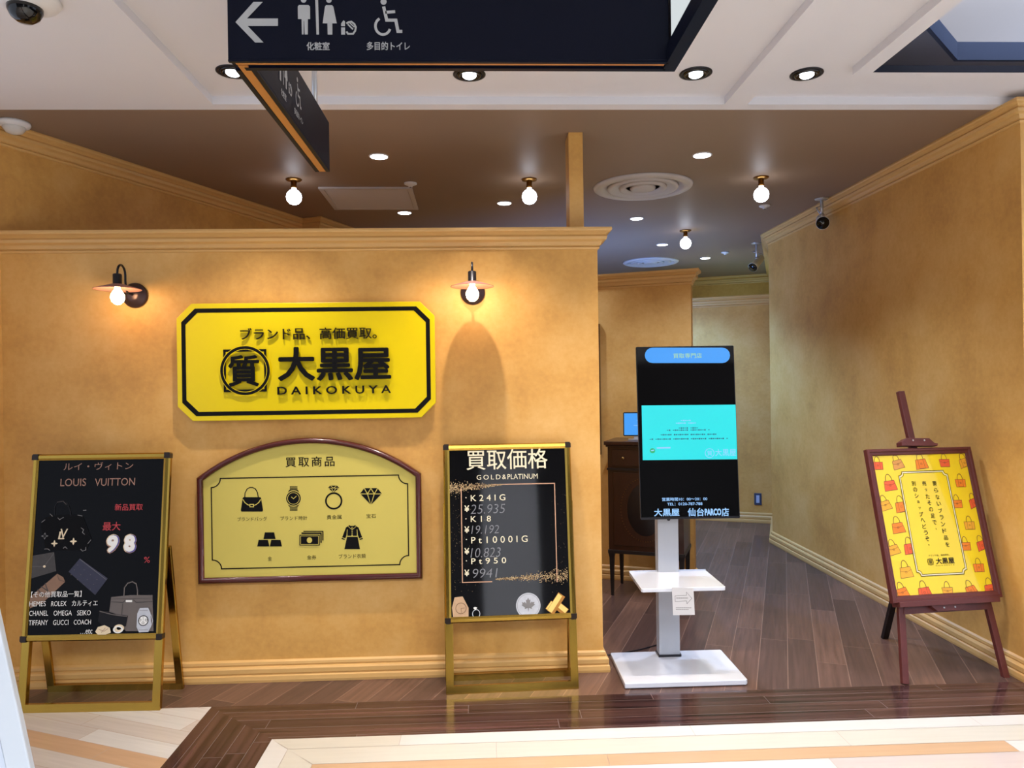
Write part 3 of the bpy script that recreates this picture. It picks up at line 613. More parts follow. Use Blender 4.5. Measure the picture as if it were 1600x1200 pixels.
for y in (336, 432, 531, 630): a = Art(sh, 0.0014); a.text('¥', qa(163, y-15, 185, y+15), CHAMP, 1, bold=0.02); a.build('yen_sign', b2)
for t, b in (('25.935', (194, 316, 348, 358)), ('19.192', (197, 412, 322, 450)), ('10.823', (194, 515, 328, 558)), ('9941', (200, 610, 312, 652))): a = Art(sh, 0.0014); a.text(t, qa(*b), CHALK, 2, shear=0.16, bold=-0.012); a.build('handwritten_price', b2)
a = Art(sh); a.line([qa(*p_) for p_ in ((290, 226), (575, 220), (587, 672))], 0.0045, COPPER, 1); a.line([qa(*p_) for p_ in ((148, 240), (154, 674), (290, 670))], 0.0045, COPPER, 1); a.build('copper_frame_print', b2)
a = Art(sh); rnd = random.Random(3)
def glit(n, fx, fy, sp):
    for i in range(n):
        t = rnd.random()**sp; u_, v_ = sh.P(*qa(fx(t), fy(t, rnd.gauss(0, 1)))); s_ = rnd.uniform(0.0012, 0.0032); th_ = rnd.random()*3
        a.flat([(u_+s_*math.cos(th_+i_*1.57), v_+s_*math.sin(th_+i_*1.57)) for i_ in range(4)], a.z(rnd.randint(0, 3)), GLIT if rnd.random() < 0.6 else GLIT2)
glit(620, lambda t: 96+240*t, lambda t, g_: 244-18*t+g_*13*(1.05-t), 1.3); glit(760, lambda t: 634-330*t, lambda t, g_: 643+16*t+g_*14*(1.06-t), 1.2)
for i in range(150):
    u_, v_ = sh.P(*qa(rnd.choice((rnd.uniform(98, 160), rnd.uniform(560, 630), rnd.uniform(98, 260))), rnd.uniform(265, 720))); a.disc((u_, v_), rnd.uniform(0.0006, 0.0011), GLIT, 0, 5)
o = a.build('gold_glitter_print', b2)
a = Art(sh); c = sh.P(*qa(147, 792)); TANG = mat('pale_gold_watch_print', (196, 162, 128), 0.4, 0.2, var=0.15, scale=60)
a.poly([qa(*p_) for p_ in ((118, 742), (155, 738), (182, 790), (182, 838), (112, 840), (106, 790))], TANG, 0); a.disc(c, 0.034, TANG, 1); a.ring(c, 0.024, 0.027, GLIT2, 2); a.line([qa(*p_) for p_ in ((147, 792), (165, 790))], 0.002, GLIT2, 3); a.line([qa(*p_) for p_ in ((147, 792), (150, 812))], 0.002, GLIT2, 3)
a.build('gold_watch_picture', b2)
a = Art(sh); a.ring(sh.P(*qa(217, 817)), 0.0165, 0.0195, SILV, 1, sy=1.1); a.poly([qa(*p_) for p_ in ((203, 790), (212, 785), (222, 790), (212, 800))], MWHITEP, 2); a.build('diamond_ring_picture', b2)
a = Art(sh); c = sh.P(*qa(455, 779)); a.disc(c, 0.061, SILV, 1, 40); a.ring(c, 0.054, 0.0555, MGREYP, 2)
leaf = [(0, -0.032), (0.003, -0.012), (0.02, -0.018), (0.017, -0.01), (0.036, 0.004), (0.03, 0.007), (0.033, 0.018), (0.022, 0.015), (0.019, 0.02), (0.010, 0.010), (0.012, 0.03), (0.006, 0.027), (0, 0.04)]
leaf = leaf+[(-x, y) for x, y in leaf[-2:0:-1]]
a.flat([(c[0]+x*0.95, c[1]+y*0.95) for x, y in leaf], a.z(3), MGREYP); a.build('maple_coin_picture', b2)
a = Art(sh)
def ingot(cx, cy, an, ln, wd, k):
    u_, v_ = sh.P(*qa(cx, cy)); R = lambda x, y: (u_+x*math.cos(an)-y*math.sin(an), v_+x*math.sin(an)+y*math.cos(an))
    a.flat([R(-ln, -wd), R(ln, -wd), R(ln, wd), R(-ln, wd)], a.z(k), mat('gold_bar_print_dark', (176, 120, 50), 0.4, 0.3)); a.flat([R(-ln*.95, -wd*.3), R(ln*.9, -wd*.3), R(ln*.9, wd*.9), R(-ln*.95, wd*.9)], a.z(k+1), mat('gold_bar_print_light', (240, 208, 120), 0.4, 0.2))
ingot(610, 796, -0.7, 0.026, 0.02, 1); ingot(560, 785, 0.9, 0.024, 0.018, 1); ingot(582, 770, 0.95, 0.052, 0.02, 3); a.build('gold_bar_picture', b2)

# ------------------------------------------------------------------ digital display on its stand
loc = Vector((0.975, 3.775, 0))
root = empty('display_stand', loc, 'upright black screen on a white post and base at the shop entrance', 'display', 0)
p = MB(); p.prism([(-0.305, -0.205), (0.295, -0.205), (0.305, -0.195), (0.305, 0.2), (0.3, 0.21), (-0.3, 0.21), (-0.305, 0.2)], 0.004, 0.03, MWHITEGL); p.build('base', root, bevel=0.004)
MB().box(-0.29, -0.19, 0, 0.29, 0.195, 0.004, MBLK).build('base_pad', root)
p = MB(); p.box(-0.055, 0.125, 0.03, 0.057, 0.19, 1.1, MGREYA); o = p.build('post', root, bevel=0.003)
MB().box(-0.06, 0.12, 0.03, 0.062, 0.195, 0.042, MBLK).build('post_collar', root)
MB().lathe([(0, 0), (0.009, 0), (0.009, 0.002), (0, 0.002)], MBLK, Matrix.Translation((0.005, 0.125, 0.765)) @ Matrix.Rotation(D(90), 4, 'X'), 16).build('screw', root)
p = MB(); p.prism([(-0.205, 0.155), (-0.211, -0.17), (-0.203, -0.178), (0.202, -0.178), (0.21, -0.17), (0.21, 0.155)], 0.463, 0.482, MWHITEGL)
p.box(-0.206, 0.15, 0.482, 0.211, 0.156, 0.487, MWHITEGL); p.build('shelf', root, bevel=0.003)
tl = D(4.08); Lt = Matrix.Translation((0.103, 0.055, 0.777)) @ Matrix.Rotation(D(-1.67), 4, 'Z') @ Matrix.Rotation(-tl, 4, 'X') @ SX(0); sh = Sheet(loc, 0, Lt)
MB(Lt).box(-0.05, 0.2, -0.08, 0.05, 0.55, -0.03, MBLK).build('wall_bracket', root)
p = MB(Lt); p.prism([(-0.262, 0.004), (-0.258, 0), (0.258, 0), (0.262, 0.004), (0.262, 0.91), (0.258, 0.914), (-0.258, 0.914), (-0.262, 0.91)], -0.012, -0.002, MBLK)
p.prism([(-0.24, 0.03), (0.24, 0.03), (0.24, 0.88), (-0.24, 0.88)], -0.05, -0.012, MBLK); scr = p.build('screen', root)
MB(Lt).box(-0.258, 0.012, -0.002, 0.258, 0.910, 0.0, MBLKG).build('screen_glass', scr)
q = zoom(920, 520, 0.25)
a = Art(sh); a.poly([q(*p_) for p_ in ((330, 454), (917, 449), (928, 790), (337, 796))], MTEMIT, 0)
for y, x0, x1, n, m in ((548, 575, 640, 5, MLEMIT), (564, 545, 672, 10, MLEMIT), (595, 562, 684, 10, MSTXT), (608, 488, 758, 22, MSTXT), (636, 450, 800, 30, MSTXT), (663, 380, 872, 40, MSTXT)):
    st = (x1-x0)/n; yy = lambda x: y-(x-600)*0.012
    for i in range(n):
        if (i*7+n) % 9 == 0: continue
        xx = x0+i*st; hh = 2.2+((i*5) % 3)
        a.poly([q(xx, yy(xx)-hh), q(xx+st*0.75, yy(xx)-hh), q(xx+st*0.75, yy(xx)+hh), q(xx, yy(xx)+hh)], m, 1)
c = sh.P(*q(398, 737)); a.disc(c, 0.014, MSGRN, 1, 20, 0.95); a.poly([q(*p_) for p_ in ((388, 733), (408, 730), (408, 737), (390, 740))], MLEMIT, 2)
a.poly([q(*p_) for p_ in ((425, 716), (510, 713), (511, 722), (425, 724))], MLEMIT, 1)
a.text('大黒屋', q(790, 726, 920, 770), MLEMIT, 1)
c = sh.P(*q(755, 752)); a.ring(c, 0.022, 0.025, MLEMIT, 1); a.text('質', q(740, 737, 771, 768), MLEMIT, 1)
a.build('cyan_message', scr)
a = Art(sh); r_ = 48; pl = []
for i in range(9): t = math.pi/2+math.pi*i/8; pl.append(q(350+r_+r_*math.cos(t), 141-r_*math.sin(t)))
for i in range(9): t = -math.pi/2+math.pi*i/8; pl.append(q(883-r_+r_*math.cos(t), 141-r_*math.sin(t)))
a.poly(pl, MBEMIT, 0); a.text('買取専門店', q(528, 128, 706, 158), MSYEL, 1); a.build('blue_pill_message', scr)
a = Art(sh)
a.text('営業時間10：00〜20：00', q(458, 1028, 740, 1050), MLEMIT, 1, bold=0.012); a.text('TEL：0120-787-788', q(490, 1061, 710, 1078), MLEMIT, 1, bold=0.012)
a.text('大黒屋', q(408, 1098, 566, 1146), MLEMIT, 1, bold=0.02); a.text('仙台', q(618, 1095, 720, 1146), MLEMIT, 1, bold=0.02); a.text('PARCO', q(724, 1098, 828, 1142), MLEMIT, 1, bold=0.05); a.text('店', q(830, 1094, 876, 1146), MLEMIT, 1, bold=0.02)
a.build('shop_details_text', scr)
# paper notice on the shelf edge
pl = Vector((1.0, 3.592, 0.47)); nroot = empty('paper_notice', pl, 'small white paper notice with an outlined arrow, taped to the display stand shelf', 'notice')
L = Matrix.Rotation(D(3), 4, 'X') @ SX(0); sh = Sheet(pl, 0, L); q = zoom(1040, 880, 0.08333)
pc = [sh.P(*q(*p_)) for p_ in ((118, 455), (522, 465), (548, 970), (140, 975))]
MB(L).prism(pc, -0.0005, 0.0005, MPAPER).build('sheet', nroot)
a = Art(sh, 0.001); a.line([q(*p_) for p_ in ((175, 610), (390, 600), (388, 540), (490, 655), (400, 760), (392, 705), (178, 715))], 0.0018, MGREYP, 1, True)
for i in range(13): a.poly([q(200+17*i, 645), q(211+17*i, 645), q(211+17*i, 662), q(200+17*i, 662)], MGREYP, 1)
for j in range(2):
    for i in range(17-j*3): a.poly([q(195+17*i, 830+j*32), q(206+17*i, 830+j*32), q(206+17*i, 842+j*32), q(195+17*i, 842+j*32)], MGREYP, 1)
a.build('arrow_print', nroot)
# floor cable
pts = [on_z(x, y, 0.004) for x, y in ((938, 1024), (955, 1023), (975, 1020), (1000, 1015), (1025, 1008), (1045, 1000))]
tag(MB().tube(pts, 0.0035, MBLK).build('power_cable'), 'thin dark power cable on the floor beside the base of the display stand', 'cable')

# ------------------------------------------------------------------ easel and framed poster
loc = Vector((2.318, 3.545, 0)); ry = D(5.5); tl = D(15.2)
root = empty('easel', loc, 'red-brown wooden display easel by the right wall of the entrance', 'easel', ry)
LE = Matrix.Rotation(-tl, 4, 'X') @ SX(0); sh = Sheet(loc, ry, LE)
def leg(a_, b_, ext_, name, wd=0.034):
    p0, p1 = Vector(sh.P(*a_)), Vector(sh.P(*b_)); p1 = p0+(p1-p0)*ext_; n_ = (p1-p0).normalized(); s_ = Vector((-n_.y, n_.x))*wd/2
    MB(LE).prism([p0+s_, p0-s_, p1-s_, p1+s_], -0.022, 0, MEASEL).build(name, root, bevel=0.002)
leg((1416, 1069), (1409, 945), 2.6, 'front_leg'); leg((1574, 1060), (1543, 935), 2.6, 'front_leg')
m0, m1 = Vector(sh.P(1408, 611)), Vector(sh.P(1428, 700)); md_ = (m1-m0).normalized(); m2 = m0+md_*1.02; s_ = Vector((-md_.y, md_.x))*0.019
MB(LE).prism([m0+s_, m0-s_, m2-s_, m2+s_], -0.022, 0.004, MEASEL).build('mast', root, bevel=0.004)
p = MB(LE); p.prism([sh.P(*p_) for p_ in ((1412, 949), (1545, 941), (1546, 952), (1412, 960))], -0.02, 0.004, MEASEL); p.build('cross_bar', root, bevel=0.001)
p = MB(LE); p.prism([sh.P(*p_) for p_ in ((1397, 941), (1552, 932), (1553, 940), (1398, 949))], -0.02, 0.045, MEASEL); p.build('ledge', root, bevel=0.002)
def clampb(pts, name, scr_, w0):
    c_ = MB(LE).prism([sh.P(*p_) for p_ in pts], 0, w0, MEASEL).build(name, root, bevel=0.002)
    for x, y in scr_: u_, v_ = sh.P(x, y); MB(LE).lathe([(0, w0), (0.005, w0), (0.004, w0+0.002), (0, w0+0.002)], MSTEEL, Matrix.Translation((u_, v_, 0)), 12).build('screw', c_)
clampb(((1401, 699), (1400, 693), (1408, 687), (1443, 687), (1451, 694), (1457, 695), (1456, 699)), 'top_clamp', ((1418, 690.5), (1435.5, 690.5)), 0.046)
clampb(((1448, 943), (1503, 941), (1503, 944), (1496, 953), (1459, 955), (1450, 948)), 'lower_bracket', ((1469, 949), (1486, 948)), 0.03)
foot = Matrix.Rotation(-ry, 3, 'Z') @ (Vector((2.295, 4.165, 0))-loc); tp = LE @ Vector((m0.x+0.02, 0.95, -0.03))
MB().bar(tp, foot, 0.034, 0.022, MBLACKW).build('rear_leg', root)
# framed poster resting on the ledge
bw_, bh_ = 0.60, 0.772
proot = empty('framed_poster', loc, 'yellow poster of orange handbags in a dark red frame, standing on the easel', 'poster', ry)
LP = LE @ Matrix.Translation((0, 0, 0.034)); shp = Sheet(loc, ry, LP); cs = [Vector(shp.P(*p_)) for p_ in ((1398, 943), (1566, 933), (1517, 697), (1352, 703))]
u0 = (cs[0].x+cs[3].x)/2; u1 = (cs[1].x+cs[2].x)/2; v0 = (cs[0].y+cs[1].y)/2; v1 = (cs[2].y+cs[3].y)/2
p = MB(LP); p.sweep([(u0, v0), (u1, v0), (u1, v1), (u0, v1)], [(0, -0.028), (0, 0.0), (-0.004, 0.004), (-0.014, 0.004), (-0.018, -0.001), (-0.03, -0.003), (-0.034, -0.008), (-0.034, -0.028)], MEASEL, closed=True); p.build('frame', proot)
MYP = mat('yellow_poster_paper', (236, 206, 34), 0.12, var=0.03, scale=4, coat=0.6)
MB(LP).box(u0+0.03, v0+0.03, -0.02, u1-0.03, v1-0.03, -0.011, MYP).build('poster_sheet', proot)
sh = Sheet(loc, ry, LP @ Matrix.Translation((0, 0, -0.011))); q = zoom(1340, 690, 0.2166)
ORG = [mat('orange_bag_print', (232, 128, 34), 0.4), mat('red_orange_bag_print', (226, 92, 48), 0.4), mat('amber_bag_print', (230, 166, 46), 0.4), mat('tan_bag_print', (214, 150, 74), 0.4)]; OUTL = mat('brown_outline_print', (112, 62, 30), 0.4)
a = Art(sh, 0.0004)
bags = [(143, 160, 1), (285, 150, 3), (455, 145, 0), (625, 140, 1), (765, 140, 2), (230, 300, 1), (740, 285, 0), (195, 445, 2), (312, 455, 0), (715, 435, 0), (838, 430, 1), (288, 605, 0), (805, 590, 2), (255, 765, 2), (375, 755, 1), (775, 740, 0), (893, 735, 1), (345, 925, 2), (872, 895, 0), (318, 1075, 0), (478, 1072, 1), (647, 1065, 2), (812, 1060, 0), (955, 1050, 1)]
lo_u, hi_u, lo_v, hi_v = u0+0.034, u1-0.034, v0+0.034, v1-0.034
cl = lambda p_: (min(max(p_[0], lo_u), hi_u), min(max(p_[1], lo_v), hi_v))
for i, (x, y, c_) in enumerate(bags):
    a = Art(sh, 0.0004); u_, v_ = sh.P(*q(x, y)); s_ = 0.033*(1+0.1*((i*7) % 3-1)); an = 0.12*((i*5) % 3-1)+0.1
    R = lambda px_, py_: cl((u_+s_*(px_*math.cos(an)-py_*math.sin(an)), v_+s_*(px_*math.sin(an)+py_*math.cos(an))))
    body = [R(-1, -1.05), R(1, -1.05), R(0.78, 0.35), R(-0.78, 0.35)] if i % 3 else [R(-0.9, -1.05), R(0.9, -1.05), R(1.0, 0.3), R(-1.0, 0.3)]
    a.flat(body, a.z(0), ORG[c_]); a.lineuv(body, 0.0018, OUTL, 1, True)
    a.lineuv([R(0.5*math.cos(t*math.pi/8), 0.3+1.0*math.sin(t*math.pi/8)) for t in range(9)], 0.003, OUTL, 1); a.lineuv([R(-0.85, -0.1), R(-0.3, -0.25), R(0.3, -0.25), R(0.85, -0.1)] if i % 2 else [R(-0.4, 0.3), R(-0.45, -1), R(0.45, -1), R(0.4, 0.3)], 0.0014, OUTL, 1)
    a.lineuv([R(-0.12, -0.2), R(0.12, -0.2), R(0.12, -0.42), R(-0.12, -0.42)], 0.0014, OUTL, 1, True)
    a.build('handbag_print', proot)
a = Art(sh, 0.0014); cs = [sh.P(*q(*p_)) for p_ in ((433, 985), (800, 948), (640, 205), (283, 215))]
x0 = (cs[0][0]+cs[3][0])/2; x1 = (cs[1][0]+cs[2][0])/2; y0 = (cs[0][1]+cs[1][1])/2; y1 = (cs[2][1]+cs[3][1])/2
rc = lambda d_: [(x0+d_, y0+d_), (x1-d_, y0+d_), (x1-d_, y1-d_), (x0+d_, y1-d_)]
a.flat(notch(rc(0), 0.02), a.z(0), MYP); a.lineuv(notch(rc(0.002), 0.021), 0.003, MINK, 1, True); a.lineuv(notch(rc(0.0065), 0.021), 0.0045, CHAMP, 1, True); a.lineuv(notch(rc(0.011), 0.021), 0.0022, MINK, 1, True); a.build('central_panel_print', proot)
a = Art(sh, 0.0026)
for t, p0, p1, s_ in (('要らないブランド品を', (553, 302), (645, 742), 0.0115), ('売ったその足で、', (478, 302), (565, 630), 0.0115), ('別のショップへどうぞ。', (402, 302), (512, 745), 0.0115)):
    n_ = len(t)
    for i, ch in enumerate(t):
        f_ = i/(n_-1); u_, v_ = sh.P(*q(p0[0]+(p1[0]-p0[0])*f_, p0[1]+(p1[1]-p0[1])*f_)); r_ = s_*(0.55 if ch in 'っョッ' else (0.3 if ch in '、。' else 1))
        a.textuv(ch, u_-r_, v_-r_, u_+r_, v_+r_, MINK, 0, bold=0.012)
a.text('ブランド品、高価買取。', q(510, 812, 664, 826), MINK, 0); a.text('大黒屋', q(564, 836, 698, 882), MINK, 0, bold=0.02); a.text('DAIKOKUYA', q(564, 888, 700, 896), MINK, 0, spacing=1.5)
c = sh.P(*q(523, 868)); emblem(a, c, 0.0165, MINK, MYP, 0, 0); a.textuv('質', c[0]-0.0095, c[1]-0.0105, c[0]+0.0095, c[1]+0.0105, MINK, 3, bold=0.01); a.build('lettering', proot)

# ------------------------------------------------------------------ overhead direction sign
Y0, TH, Z0, Z1 = 2.0, 0.06, 2.376, 2.578
loc = Vector((-0.075, Y0, Z0)); root = empty('direction_sign', loc, 'dark navy hanging direction sign with restroom pictograms and a left arrow, above the entrance', 'sign')
xl, xr = -0.596, 0.598; H_ = Z1-Z0; T_ = 0.058
def sidebar(p, x0, x1, y0, y1, far=True):
    p.box(x0, y0, 0.006, x1, y1, H_, MNAVY)
MB().box(xl, 0, 0.006, xr, TH, H_, MNAVY).build('front_panel', root, bevel=0.002)
MB().box(xl, 0.001, 0, xr, 0.012, 0.006, MNAVY).build('front_panel_lip', root); MB().box(xl+0.015, 0.012, 0.001, xr-0.01, 0.024, 0.0055, MAMBER).build('amber_channel', root); MB().box(xl+0.03, 0.042, 0, xr, TH, 0.006, MNAVY).build('front_panel_lip', root)
p = MB(); p.box(xl, TH, 0.006, xl+T_, 1.03, H_, MNAVY); p.build('side_panel', root, bevel=0.002)
MB().box(xl, TH, 0, xl+0.014, 1.03, 0.006, MNAVY).build('side_panel_lip', root); MB().box(xl+0.016, 0.03, 0.001, xl+0.042, 1.028, 0.0055, MAMBER).build('amber_channel', root); MB().box(xl+0.044, TH, 0, xl+T_, 1.03, 0.006, MNAVY).build('side_panel_lip', root)
p = MB(); p.box(xr-0.006, -0.9, 0, xr+0.03, TH, 0.05, MNAVY); p.box(xr+0.006, -0.9, 0.05, xr+0.03, TH, H_, MNAVY); p.build('right_panel', root)
MB().box(xr+0.001, -0.9, 0.05, xr+0.006, -0.02, H_-0.004, MPANEL).build('milk_lit_face', root)
p = MB(); p.lathe([(0.011, H_), (0.011, ZC-Z0)], MSTEEL, Matrix.Translation((xl+0.03, 0.9, 0)), 14); p.build('hanging_rod', root)
MB().lathe([(0.011, H_), (0.011, ZC+0.037-Z0)], MSTEEL, Matrix.Translation((xr-0.2, 0.03, 0)), 14).build('hanging_rod', root)
def picto(shx, X, Y, par):
    """restroom pictograms; X, Y map pattern units (zoom pixels of the front face) to the sheet"""
    a = Art(shx, 0.001); G = lambda pts: [(X(x), Y(y)) for x, y in pts]
    def cdisc(x, y, r): a.flat([(X(x+r*math.cos(t*math.pi/12)), Y(y+r*math.sin(t*math.pi/12))) for t in range(24)], a.z(1), MSIGNW)
    cdisc(600, 3, 19); a.flat(G(((568, 38), (634, 38), (644, 48), (644, 135), (628, 135), (626, 242), (604, 242), (602, 148), (599, 148), (597, 242), (585, 242), (584, 135), (559, 135), (559, 48))), a.z(1), MSIGNW)
    a.build('man_pictogram', par); a = Art(shx, 0.001)
    a.flat(G(((680, -40), (700, -40), (704, 242), (686, 242))), a.z(1), MSIGNW)
    a.build('divider_line', par); a = Art(shx, 0.001)
    cdisc(776, 3, 19); a.flat(G(((755, 38), (797, 38), (806, 48), (828, 164), (797, 164), (796, 242), (764, 242), (763, 164), (730, 164), (748, 48))), a.z(1), MSIGNW)
    a.build('woman_pictogram', par); a = Art(shx, 0.001)
    a.flat(G(((858, 165), (875, 142), (885, 150), (885, 242), (858, 242))), a.z(1), MSIGNW); a.flat(G(((858, 184), (885, 184), (885, 192), (858, 192))), a.z(2), MNAVY)
    def ln_(pts, w_): a.lineuv(G(pts), w_, MSIGNW, 1)
    ln_(((895, 165), (910, 155), (930, 152), (950, 168), (960, 190), (955, 215), (940, 236), (905, 236), (895, 220)), 0.005); ln_(((905, 170), (940, 205)), 0.004); ln_(((918, 160), (950, 190)), 0.003)
    a.build('baby_pictogram', par); a = Art(shx, 0.001)
    cdisc(1155, 12, 21); ln_(((1155, 45), (1175, 140), (1238, 140), (1252, 218), (1282, 218)), 0.0085); ln_(((1165, 86), (1234, 80)), 0.008)
    ln_([(1148+52*math.cos(D(t)), 182+58*math.sin(D(t))) for t in range(20, 250, 14)], 0.007); a.build('wheelchair_pictogram', par)
shf = Sheet(loc, 0, SX(0)); q = zoom(340, 0, 0.225)
a = Art(shf, 0.001); a.flat([shf.P(*q(*p_)) for p_ in ((125, 155), (250, 15), (315, 15), (205, 130), (420, 130), (420, 182), (210, 182), (320, 297), (262, 297))], a.z(1), MSIGNW); a.build('arrow', root)
U_ = lambda x: shf.P(*q(x, 150))[0]; V_ = lambda y: shf.P(*q(800, y))[1]
picto(shf, U_, V_, root)
a = Art(shf, 0.001); a.text('化粧室', q(618, 292, 778, 350), MSIGNW, 1, bold=0.02); a.text('多目的トイレ', q(1035, 290, 1336, 350), MSIGNW, 1, bold=0.02); a.build('lettering', root)
SY = Matrix.Translation((xl+T_, 0, 0)) @ Matrix(((0, 0, 1, 0), (1, 0, 0, 0), (0, 1, 0, 0), (0, 0, 0, 1)))
shs = Sheet(loc, 0, SY); us0 = shs.P(465.5, 140)[0]; us = lambda x: us0+(U_(x)-U_(1185))
picto(shs, us, V_, root); a = Art(shs, 0.001); a.textuv('化粧室', us(618), V_(350), us(778), V_(292), MSIGNW, 1, bold=0.02); a.build('lettering', root); a = Art(shs, 0.001); a.textuv('多目的トイレ', us(1035), V_(350), us(1336), V_(290), MSIGNW, 1, bold=0.02); a.build('lettering', root)

# ------------------------------------------------------------------ ceiling things
def gimbal(loc, label):
    r = empty('recessed_spotlight', loc, label, 'spotlight', group='black ringed spotlights in the white ceiling')
    MB().lathe([(0.073, 0), (0.073, -0.004), (0.066, -0.006), (0.058, -0.004), (0.056, 0.0)], MBLK).build('trim_ring', r)
    MB().lathe([(0.0565, -0.0005), (0.0575, -0.004), (0.05, -0.010), (0.044, -0.010), (0.04, -0.001), (0.0001, -0.0008)], MBLKG).build('gimbal_ring', r)
    T = Matrix.Translation((0, -0.004, -0.012)) @ Matrix.Rotation(D(-8), 4, 'X')
    MB().lathe([(0.0001, -0.001), (0.028, 0), (0.031, 0.003), (0.03, 0.010)], MLED, T).build('lamp_face', r)
    return r
ZG = ZC+0.037
g0 = gimbal((GIMBALS[0][0], GIMBALS[0][1], ZG), 'black ringed recessed spotlight, leftmost in the white ceiling beside the direction sign end')
copy_tree(g0, (GIMBALS[1][0], GIMBALS[1][1], ZG), 'black ringed recessed spotlight just below the middle of the direction sign')
copy_tree(g0, (GIMBALS[2][0], GIMBALS[2][1], ZG), 'black ringed recessed spotlight near the right end of the direction sign')
copy_tree(g0, (GIMBALS[3][0], GIMBALS[3][1], ZG), 'black ringed recessed spotlight, rightmost, left of the dark ceiling opening')
def mini(loc, label):
    r = empty('downlight', loc, label, 'downlight', group='small downlights in the brown ceiling')
    MB().lathe([(0.058, 0), (0.058, -0.004), (0.052, -0.006), (0.05, -0.003)], MWHITEPL).build('trim_ring', r)
    MB().lathe([(0.0001, -0.006), (0.049, -0.006), (0.05, -0.003)], MLED).build('lamp_face', r)
    return r
names = ['lit downlight nearest the front in the brown ceiling, left of the post', 'lit downlight at the far edge of the square ceiling grille', 'lit downlight just left of the second globe bulb', 'lit downlight between the front round air diffuser and the right globe bulb',
         'lit downlight behind the front round air diffuser', 'lit downlight just left of the smallest globe bulb', 'lit downlight farthest back, right of the rear air diffuser']
mm0 = mini((DOWN[0][0], DOWN[0][1], ZC), names[0])
for (x, y, _, _), nme in list(zip(DOWN, names))[1:]: copy_tree(mm0, (x, y, ZC), nme)
def bulb(loc, label):
    r = empty('ceiling_bulb', loc, label, 'light bulb', group='bare globe bulbs on the brown ceiling')
    MB().lathe([(0.0001, 0), (0.05, 0), (0.05, -0.006), (0.046, -0.01), (0.026, -0.013), (0.024, -0.014)], MBRASS).build('ceiling_rose', r)
    MB().lathe([(0.018, -0.012), (0.019, -0.045), (0.021, -0.047), (0.021, -0.055), (0.017, -0.058)], MBRASS).build('socket', r)
    MB().lathe([(0.015, -0.055), (0.016, -0.068), (0.03, -0.076), (0.044, -0.092), (0.05, -0.115), (0.045, -0.14), (0.03, -0.158), (0.012, -0.165), (0.0001, -0.1655)], MBULB, n=28).build('globe', r)
    return r
k0 = bulb((-1.21, 4.83, ZC), 'lit globe bulb on a brass holder, leftmost, near the tip of the direction sign')
copy_tree(k0, (0.323, 4.849, ZC), 'lit globe bulb on a brass holder, just left of the ochre post')
copy_tree(k0, (1.865, 4.823, ZC), 'lit globe bulb on a brass holder, right of the front round air diffuser')
copy_tree(k0, (1.825, 6.511, ZC), 'smallest lit globe bulb on a brass holder, farthest back in the shop')
def diffuser(loc, r0, label):
    r = empty('air_diffuser', loc, label, 'air vent', group='round air diffusers in the brown ceiling'); s = r0/0.34
    S = Matrix.Scale(s, 4)
    MB().lathe([(0.34, 0), (0.335, -0.012), (0.318, -0.02), (0.285, -0.022), (0.27, -0.012), (0.262, -0.002)], MDIFF, S, 48).build('outer_ring', r)
    for ro, ri, dz in ((0.245, 0.19, -0.02), (0.165, 0.115, -0.022), (0.09, 0.0, -0.022)):
        pr_ = [(ro, -0.004), (ro-0.006, dz), (ro-0.024, dz-0.003), (max(ri, 0.0001), -0.006 if ri else dz-0.004)]
        MB().lathe(pr_, MDIFF, S, 48).build('inner_cone', r)
    MB().lathe([(0.0001, -0.0015), (0.27, -0.0015), (0.27, -0.0005), (0.0001, -0.0005)], MVENTD, S, 48).build('duct_back', r)
    return r
diffuser((1.12, 5.04, ZC), 0.34, 'large round white air diffuser beside the ochre post'); diffuser((1.90, 8.2, ZC), 0.31, 'smaller round air diffuser at the back, looking bluish')
r = empty('ceiling_grille', (-0.785, 5.325, ZC), 'square pale slatted air grille in the brown ceiling, between the two left globe bulbs', 'air vent', D(1))
p = MB(); p.sweep([(-0.315, -0.305), (0.315, -0.305), (0.315, 0.305), (-0.315, 0.305)], [(0, 0), (0, -0.012), (-0.03, -0.012), (-0.034, -0.004), (-0.034, 0)], MDIFF, closed=True); p.build('frame', r)
MB().box(-0.281, -0.271, -0.002, 0.281, 0.271, -0.0005, MVENTD).build('backing', r)
p = MB()
for i in range(17): y = -0.26+0.0325*i; p.add([(-0.281, y-0.012, -0.003), (0.281, y-0.012, -0.003), (0.281, y+0.012, -0.010), (-0.281, y+0.012, -0.010)], [(0, 1, 2, 3)], MDIFF)
p.build('slats', r)
def detector(loc, label, s=1.0):
    r = empty('smoke_detector', loc, label, 'detector', group='small white detectors on the brown ceiling')
    MB().lathe([(0.0001, 0), (0.042*s, 0), (0.042*s, -0.008*s), (0.03*s, -0.014*s), (0.016*s, -0.016*s), (0.014*s, -0.026*s), (0.0001, -0.028*s)], MWHITEPL).build('housing', r)
    MB().lathe([(0.0001, -0.0275*s), (0.008*s, -0.0275*s), (0.007*s, -0.031*s), (0.0001, -0.032*s)], MGREYP, n=14).build('sensor_tip', r)
    return r
d0 = detector((-0.465, 4.93, ZC), 'small white detector at the near right corner of the square ceiling grille')
copy_tree(d0, (2.555, 7.62, ZC), 'small flat detector at the back, left of the rear security camera'); copy_tree(d0, (2.19, 5.6, ZC), 'small detector just behind the right globe bulb')
r = empty('motion_sensor', (-2.335, 3.79, ZC), 'white domed ceiling sensor above the crown moulding at the far left', 'sensor')
